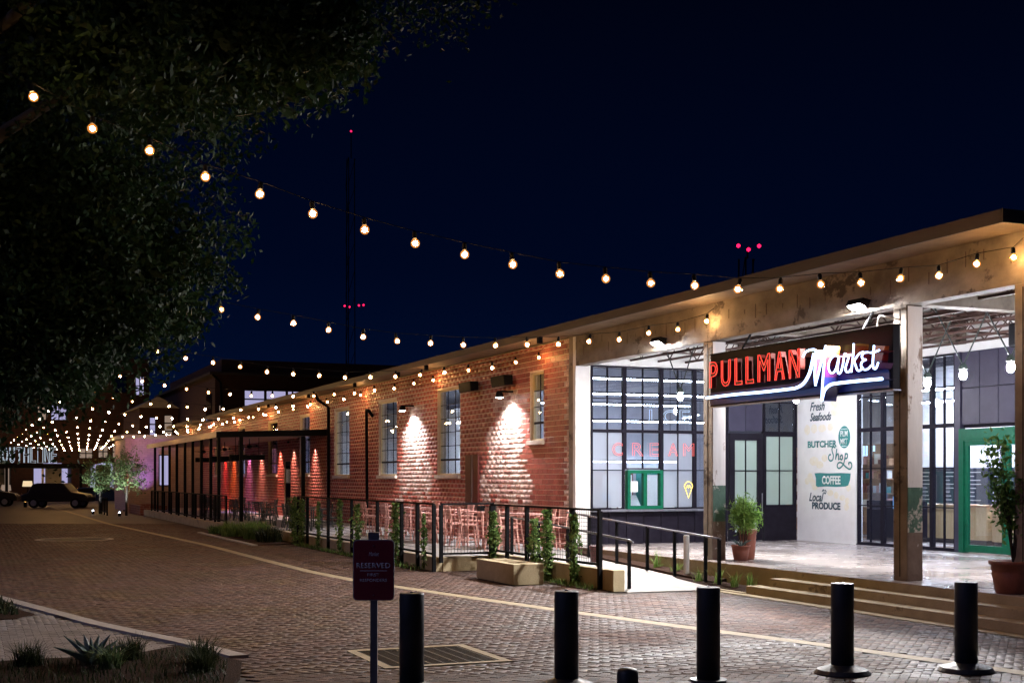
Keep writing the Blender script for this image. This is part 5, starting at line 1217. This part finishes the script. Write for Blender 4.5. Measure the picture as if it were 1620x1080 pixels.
# fallen leaves and litter on the paving
k = 220; P = np.stack([rng.uniform(-26,-12.5,k), rng.uniform(3,10.5,k), np.full(k,.008)],1); V, F, T = leaf_quads(P, .055, 1.8, rng.random(k)); V[:,2] = .006+np.abs(V[:,2]-.008)*.25
M['dryleaf'] = leafm('dry leaves', [(.10,.05,.02),(.2,.12,.05),(.3,.2,.1)], .1)
o = leafobj('fallen_leaves', (V,F,T), M['dryleaf']); tag(o, 'dry leaves scattered over the paving', None, None, 'stuff')

def pot(t, a, n, z, r, h, m='terracotta'):
    MB().lathe([(r*.72,0),(r*.78,.02),(r*.96,h*.62),(r*.93,h*.66),(r*.98,h*.70),(r*.98,h*.86),(r*1.08,h*.88),(r*1.1,h),(r*.98,h),(r*.94,h*.9),(.02,h*.9)], (a,n,z), 28).build('pot', M[m], t, smooth=True)
t = thing('potted_bamboo', 'bright green feathery plant in a terracotta pot beside the first column', 'potted plant', (-22.45,14.35,.435))
pot(t, -22.45,14.45,.435,.18,.31); 
for i in range(9):
    th = i*.7; MB().tube([(-22.45+.05*math.cos(th),14.5+.05*math.sin(th),.7),(-22.45+.16*math.cos(th),14.5+.14*math.sin(th),1.25),(-22.40+.34*math.cos(th),14.5+.28*math.sin(th),1.75)], [.008,.006,.003], 5).build('stem', M['bark'], t)
V1 = leaves(56, 34, (-22.36,14.5,1.36), (.27,.26,.33), .13, .085, aspect=5, shell=.2)
leafobj('foliage', V1, M['bambooleaf'], t)
t = thing('tall_clay_pot', 'plain upright clay pot behind the feathery plant', 'pot', (-22.62,14.95,.435)); pot(t, -22.66,14.75,.435,.18,.62)
t = thing('potted_agave', 'small spiky succulent in front of the feathery plant', 'succulent', (-22.3,14.4,.73))
for i in range(12):
    th = i*2.4; L = .16; MB().tube([(-22.3,14.36,.73),(-22.3+L*.6*math.cos(th),14.36+L*.6*math.sin(th),.80),(-22.3+L*1.3*math.cos(th),14.36+L*1.3*math.sin(th),.86)], [.014,.012,.002], 4).build('leaf', M['agave'], t)
t = thing('potted_shrub', 'large terracotta planter with a thin leafy shrub near the end column', 'potted plant', (-14.45,13.9,.435))
pot(t, -14.5,13.95,.435,.31,.47)
tips = []
for i in range(16):
    th = rng.random()*6.283; r_ = .12+.42*rng.random(); h = 1.0+.85*rng.random()
    p = [(-14.5,13.95,.86),(-14.5+.25*r_*math.cos(th),13.95+.25*r_*math.sin(th),.86+h*.45),(-14.5+r_*math.cos(th),13.95+r_*math.sin(th),.86+h)]
    MB().tube(p, [.012,.008,.004], 5).build('branch', M['bark'], t)
    for q in np.linspace(.05,1,11): tips.append(np.array(p[1])*(1-q)+np.array(p[2])*q)
tips = np.array(tips); P = np.repeat(tips, 9, 0)+rng.normal(size=(len(tips)*9,3))*.08
leafobj('foliage', leaf_quads(P, .085, 2.0, rng.random(len(P)), rng, .2), M['ficusleaf'], t)

# ------------------------------------------------------------------ street trees
def tree(label, base, limbs, crowns, leafmat, size, grp=None, name='street_tree', r0=.22):
    t = thing(name, label, 'tree', base, 0, grp)
    b = MB()
    for P, r1, r2 in limbs:
        Q = smooth_path(P, 3); b.tube([tuple(q) for q in Q], list(np.linspace(r1, r2, len(Q))), 8)
    b.build('trunk', M['bark'], t, smooth=True)
    leafobj('crown', cat(*crowns), M[leafmat], t); return t
rg = np.random.default_rng(3)
# big live oak over the left of the road: trunk stands left of the view
Bx = (-20.5,-4.2)
limbs = [([(*Bx,0),(-20.4,-4.0,1.6),(-20.0,-3.6,3.0)],.34,.26),([(-20.0,-3.6,3.0),(-19.2,-2.2,4.6),(-18.6,-.2,6.2),(-17.6,1.6,7.4)],.22,.05),([(-20.0,-3.6,3.0),(-19.6,-1.6,4.2),(-19.6,.4,5.0),(-19.4,2.2,5.3)],.18,.04),
         ([(-20.0,-3.6,3.0),(-20.6,-2.6,5.2),(-20.4,-1.0,7.6),(-19.6,1.0,9.2)],.2,.05),([(-19.4,-1.2,5.2),(-17.6,-.2,7.0),(-15.6,1.6,8.4),(-14.2,3.6,8.9)],.12,.03),([(-19.6,-1.6,4.2),(-20.6,-.6,3.9),(-21,.8,3.8)],.1,.02)]
def crown(n, c, r, size=.10, spread=.13, core=1.0):
    out = [leaves(n, 38, c, r, size, spread, shell=.5, rg=rg)]
    out.append(leaves(int(n*.9*core), 8, c, [q*.66 for q in r], .24, .2, shell=.1, rg=rg)); return out
cr = crown(1100,(-20.3,.1,5.9),(2.4,2.5,3.3)) + crown(760,(-19.9,1.65,5.35),(1.95,2.0,1.75)) + crown(380,(-20.2,.8,4.15),(1.9,1.5,.95)) + crown(760,(-17.6,2.0,8.0),(2.3,2.4,1.55)) + crown(300,(-16.8,3.9,8.0),(1.2,1.15,1.05)) + [leaves(90,30,(-16.2,5.3,8.55),(1.0,1.2,.45),.08,.16,shell=.3,rg=rg)]
tree('huge dark live oak whose crown hangs over the left of the road', (*Bx,0), limbs, cr, 'oakleaf', .1)
# second oak farther up the left side
Bx = (-40,-3.0)
limbs = [([(*Bx,0),(-40,-2.8,2.2),(-39.6,-2.3,4)],.3,.2),([(-39.6,-2.3,4),(-38.8,-.8,6),(-38.4,.8,8)],.16,.03),([(-39.6,-2.3,4),(-40.6,-2,6.5),(-40.4,-1,9)],.16,.03)]
cr = [leaves(420,26,(-39.6,-2.2,7.2),(4.2,4.2,3.6),.12,.35,shell=.4,rg=rg), leaves(160,26,(-39.4,-.3,5.4),(2.6,2.2,1.8),.11,.3,shell=.3,rg=rg)]
tree('second dark oak standing behind the huge one up the road', (*Bx,0), limbs, cr, 'oakleaf', .1)
for i,(a,n,lab) in enumerate(((-80.3,7.2,'young tree lit greenish from below at the far road end, left one'),(-75.6,8.2,'young tree lit pale green from below next to the purple wall'))):
    limbs = [([(a,n,0),(a+.05,n,1.0),(a,n+.05,1.8)],.07,.05),([(a,n+.05,1.6),(a+.5,n+.3,2.4)],.03,.01),([(a,n+.05,1.6),(a-.4,n-.5,2.5)],.03,.01)]
    tree(lab, (a,n,0), limbs, [leaves(95,22,(a,n,(2.2,2.45)[i]),((1.0,1.0,.95),(1.25,1.25,1.2))[i],.15,.15,shell=.2,rg=rg)], 'treeleaf', .2, 'young lit trees', 'young_tree')
    t = thing('ground_spot', 'small ground spot lamp at the foot of the %s young tree' % ('left','right')[i], 'spot lamp', (a+1.2,n-.5,0), 0, 'ground spot lamps')
    MB().lathe([(.08,0),(.08,.16),(.06,.18)], n=10).build('can', M['black'], t, world=False); put('lens', ico('lens', .05, 1, emit('cool spot lens', (.6,.75,1), 25)), t, (0,0,.2), world=False)
    l = bpy.data.lights.new('spot', 'SPOT'); l.energy = (550, 1100)[i]; l.spot_size = R(75); l.spot_blend = .6; l.color = (.92,1,.98); l.shadow_soft_size = .05
    lo = bpy.data.objects.new('lamp_light', l); COL.objects.link(lo); lo.parent = t; lo.location = (0,0,.27); lo.rotation_euler = Vector((-1.2,.5,2.0)).to_track_quat('-Z','Y').to_euler()

# ------------------------------------------------------------------ far buildings
eb = thing('brick_annex', 'low brick annex washed purple at the far end of the patio', 'building', (-85,9.2,0))
B('wall', M['annex'], eb, -92,-85,9.2,13.9,0,4.6); B('roof', M['slab'], eb, -92.4,-84.7,8.9,14.2,4.61,4.85)
MB().box(-84.98,-84.94,11.2,11.9,1.6,3.6).build('window', M['darkframe'], eb); MB().box(-84.935,-84.93,11.26,11.84,1.66,3.54).build('pane', M['litroom'], eb)
B('pilaster', M['annex'], eb, -85,-84.88,9.15,9.5,0,4.59)
uplight((-84.2,10.3,.05), (R(180),0,0), 1100, (.6,.3,1), 70, 'purple ground wash lamp at the annex wall', 'ground_wash', 1)
uplight((-84.3,9.0,.05), (R(180),0,0), 700, (1,.35,.1), 60, 'orange ground wash lamp at the annex corner', 'ground_wash', 1)
def lit_window(t, plane, n0, n1, z0, z1, m='litroom', cols=2, rows=2):
    f = MB().box(plane,plane+.05,n0,n1,z0,z1).build('window', M['darkframe'], t); cw = (n1-n0)/cols; rh = (z1-z0)/rows
    for i in range(cols):
        for j in range(rows): MB().box(plane+.051,plane+.06,n0+i*cw+.05,n0+(i+1)*cw-.05,z0+j*rh+.05,z0+(j+1)*rh-.05).build('pane', M[m], f)
up = thing('tall_brick_block', 'taller dark brick block rising behind the hall roof with a lit window strip', 'building', (-95,16.5,0))
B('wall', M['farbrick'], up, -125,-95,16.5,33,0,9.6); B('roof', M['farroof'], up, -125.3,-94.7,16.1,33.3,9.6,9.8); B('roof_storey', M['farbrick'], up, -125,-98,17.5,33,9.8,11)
for i in range(4): lit_window(up, -94.99, 18.6+i*1.6, 20.1+i*1.6, 7.2, 8.55, cols=1, rows=2)
f = MB().box(-98.5,-96.2,16.44,16.49,5.2,8.3).build('window', M['darkframe'], up)
for i in range(3):
    for j in range(4): MB().box(-98.4+i*.73,-98.4+i*.73+.66,16.42,16.435,5.3+j*.74,5.3+j*.74+.68).build('pane', M['glassdim'], f)
MB().tube([(-94.9,16.3,9.6),(-94.9,16.9,9.0),(-94.9,17.0,5)], .09, 6).build('downspout', M['black'], up)
lit_window(up, -94.99, 16.75, 17.15, 6.0, 7.4, 'litroom2', 1, 3)
md = thing('gabled_block', 'dark brick block with a small gable between the far buildings', 'building', (-112,13.5,0))
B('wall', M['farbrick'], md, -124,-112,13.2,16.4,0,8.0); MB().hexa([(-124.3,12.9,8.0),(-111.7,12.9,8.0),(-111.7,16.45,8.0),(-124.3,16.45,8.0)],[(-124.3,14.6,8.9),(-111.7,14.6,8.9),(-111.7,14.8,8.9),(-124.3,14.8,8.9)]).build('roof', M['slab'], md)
lit_window(md, -111.99, 14.0, 14.5, 5.4, 7.2, 'litroom', 1, 3); lit_window(md, -111.99, 15.2, 15.9, 5.4, 7.4, 'litroom2', 1, 3)
cb_ = thing('cross_building', 'dark three storey building closing the street with arched ground floor openings', 'building', (-128,0,0))
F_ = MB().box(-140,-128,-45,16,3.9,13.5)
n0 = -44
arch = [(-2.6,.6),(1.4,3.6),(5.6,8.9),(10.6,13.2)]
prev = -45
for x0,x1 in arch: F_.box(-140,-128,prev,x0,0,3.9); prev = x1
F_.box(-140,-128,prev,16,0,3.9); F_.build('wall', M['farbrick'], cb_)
for x0,x1 in arch:
    b = MB()
    for k in range(8):
        c0 = x0+(x1-x0)*k/8; c1 = x0+(x1-x0)*(k+1)/8; mid = ((c0+c1)-(x0+x1))/(x1-x0); zz = 2.9+.65*math.sqrt(max(0,1-mid*mid)); b.box(-128.4,-127.99,c0,c1,zz,3.9)
    b.build('arch_head', M['farbrick'], cb_)
    B('lit_room', M['litroom2'] if x0 < 5 else M['litroom'], cb_, -133,-132.9,x0-.2,x1+.2,0,3.9); B('curtain', M['stainwall'], cb_, -131,-130.9,x0+(x1-x0)*.35,x0+(x1-x0)*.8,0,3.4); B('arch_post', M['whitewall'], cb_, -129,-128.8,x0+(x1-x0)*.22,x0+(x1-x0)*.28,0,3.3)
for (n0,n1,z0,z1,m) in ((7.1,8.5,7.5,8.9,'litroom'),(5.9,6.7,7.5,8.8,'litroom2'),(12.8,13.9,10.2,12.0,'litroom2'),(10.2,11.3,9.8,11.6,'litroom2'),(14.7,15.5,10,11.8,'litroom'),(9.6,10.8,3.95,4.9,'litroom2'),(11.3,12.2,4.0,5.2,'litroom2'),(12.6,13.6,4.0,5.2,'litroom2'),(3.0,4.3,9.8,11.6,'litroom2')):
    if m == 'litroom2' and z0 > 9: 
        f = MB().box(-127.99,-127.95,n0,n1,z0,z1).build('window', M['darkframe'], cb_); MB().box(-127.945,-127.94,n0+.08,n1-.08,z0+.08,z1-.08).build('pane', M['glassdim'], f)
    else: lit_window(cb_, -127.99, n0, n1, z0, z1, m)
aw = thing('entry_canopy', 'dark flat canopy carrying the outlined street sign letters', 'canopy', (-118,0,0))
B('canopy_slab', M['black'], aw, -122,-118,-20,9.5,2.95,3.35)
for n in (-15,-9,-3,3,9): B('post', M['black'], aw, -118.3,-118.05,n-.12,n+.12,0,2.95)
ss = thing('southline_sign', 'white outlined capital letters standing on the dark far canopy', 'sign', (-118,3,3.4))
x = 1.72
for ch, x0, x1 in zip('SOUTHLINE', *[[2.67+.563*(i-1) for i in range(9)], [2.67+.563*(i-1)+.41 for i in range(9)]]):
    sh = 0
    fit_text('letter', ch, (x0+sh,x1+sh,3.42,4.72), -118, M['farsign'], ss, outline=.025, axis='n')
def lampn(n, z, label, m='shade'):
    t = thing('floor_lamp', label, 'lamp', (-124,n,0)); MB().tube([(-124,n,0),(-124,n,z)], .04, 6).build('pole', M['black'], t); MB().lathe([(.45,z),(.38,z+.5),(.36,z+.5)], (-124,n,0), 14).build('lamp_shade', M[m], t)
lampn(4.9,1.35,'floor lamp with a pale square shade glowing in the dark arcade')
lampn(3.1,1.0,'low lamp with a wide pinkish shade at the left edge of the arcade', 'litroom2')
al = thing('amber_lantern', 'small amber lantern near the ground by the parked cars', 'lantern', (-100,3.8,0)); MB().lathe([(.12,0),(.12,.35)], (-100,3.8,0), 10).build('base', M['black'], al); put('flame', ico('flame', .16, 1, M['taill']), al, (-100,3.8,.52))
def car(a, n, rz, label, body, suv=True):
    t = thing('parked_car', label, 'car', (a,n,0), rz, 'cars parked at the street end'); h = 1.75 if suv else 1.45
    P = [(-2.3,.45),(-2.35,.9),(-2.1,1.02),(-1.9,1.05),(-1.55,h-.08),(-1.2,h),(.6,h),(1.15,1.12),(2.1,.98),(2.3,.75),(2.32,.45)]
    b = MB(); k = len(P); b.v = [(x,-.92,z) for x,z in P]+[(x,.92,z) for x,z in P]; b.f = [tuple(range(k)), tuple(range(2*k-1,k-1,-1))]+[(i,k+i,k+(i+1)%k,(i+1)%k) for i in range(k)]
    b.build('body', body, t, world=False, bevel=.08)
    for s_ in (-1,1): MB().hexa([(-1.6,s_*.93,1.1),(.85,s_*.93,1.1),(.85,s_*.925,1.12),(-1.6,s_*.925,1.12)],[(-1.4,s_*.93,h-.12),(.5,s_*.93,h-.12),(.5,s_*.925,h-.12),(-1.4,s_*.925,h-.12)]).build('window', M['darkframe'], t, world=False)
    for x in (-1.45,1.45):
        for s_ in (-1,1):
            w = MB().lathe([(.34,-.1),(.36,-.06),(.36,.06),(.34,.1)], n=18).build('wheel', M['black'], t, world=False); w.rotation_euler = (R(90),0,0); w.location = (x,s_*.84,.36)
            r_ = MB().lathe([(.2,-.115),(.21,.115)], n=12).build('rim', M['galv'], w, world=False)
    for s_ in (-1,1): MB().box(2.3,2.36,s_*.7-.12,s_*.7+.12,.75,.88).build('headlight', M['galv'], t, world=False); MB().box(-2.4,-2.33,s_*.75-.08,s_*.75+.08,.85,1.05).build('tail_light', M['redface'], t, world=False)
M['carpaint'] = surf('dark car paint', (.008,.006,.008), None, 2, .4, spec=.2); M['carblue'] = surf('blue black car paint', (.015,.03,.08), None, 2, .2)
car(-97,5.9,R(68),'dark suv parked across the street end with its side showing', M['carpaint']); car(-99,9.0,R(75),'blue black car half hidden behind the young tree', M['carblue'], False); car(-104,1.2,R(80),'dark car at the left edge under the oak', M['carpaint'], False)
pb_ = thing('planter_box', 'low pale brick planter under the lit young trees', 'planter', (-77.5,8.6,0)); 
b = MB().box(-80.5,-75.2,8.9,9.1,0,.55).box(-80.5,-75.2,10.2,10.4,0,.55).box(-80.5,-80.3,9.1,10.2,0,.55).box(-75.4,-75.2,9.1,10.2,0,.55); b.build('planter_wall', M['farred'], pb_); B('planter_soil', M['soil'], pb_, -80.3,-75.4,9.1,10.2,0,.45)
railing('short black picket fence by the lit young trees', [(-76.0-i*1.6,7.2) for i in range(4)], .15, .95, 0, grid=False, group='street end fences', balusters=.3)
# radio masts on the horizon
def mast(a, n, H, w, top, beacons, label):
    t = thing('radio_mast', label, 'radio mast', (a,n,0), 0, 'masts on the skyline'); b = MB(); k = int(H/6)
    for sx,sy in ((-1,-1),(1,-1),(0,1)): b.tube([(a+sx*w,n+sy*w,0),(a+sx*w*.8,n+sy*w*.8,H)], .12, 4)
    for i in range(k):
        z = i*H/k; z2 = (i+1)*H/k; s_ = 1 if i%2 else -1
        b.tube([(a-s_*w,n-w,z),(a+s_*w,n-w,z2)], .07, 3); b.tube([(a+s_*w,n-w,z),(a,n+w,z2)], .07, 3)
    b.build('lattice', M['black'], t)
    if top: MB().tube([(a,n,H),(a,n,H+top)], .12, 5).build('antenna', M['black'], t)
    for (da,dn,z) in beacons: put('beacon', ico('beacon', .26, 1, M['beacon']), t, (a+da,n+dn,z))
    return t
mast(-291,81.7,76,1.0,6,[(0,0,82.3),(-1.2,-1.2,42),(.9,1.6,42),(-.3,-.3,41.7),(1.3,2.6,42.1)],'tall thin radio mast with red beacons behind the hall')
mast(-127.8,83.2,27.5,.9,.8,[(-.55,-.9,29.0),(.2,0,28.5),(.7,1.1,28.9)],'short mast with a cluster of red beacons above the hall roof')
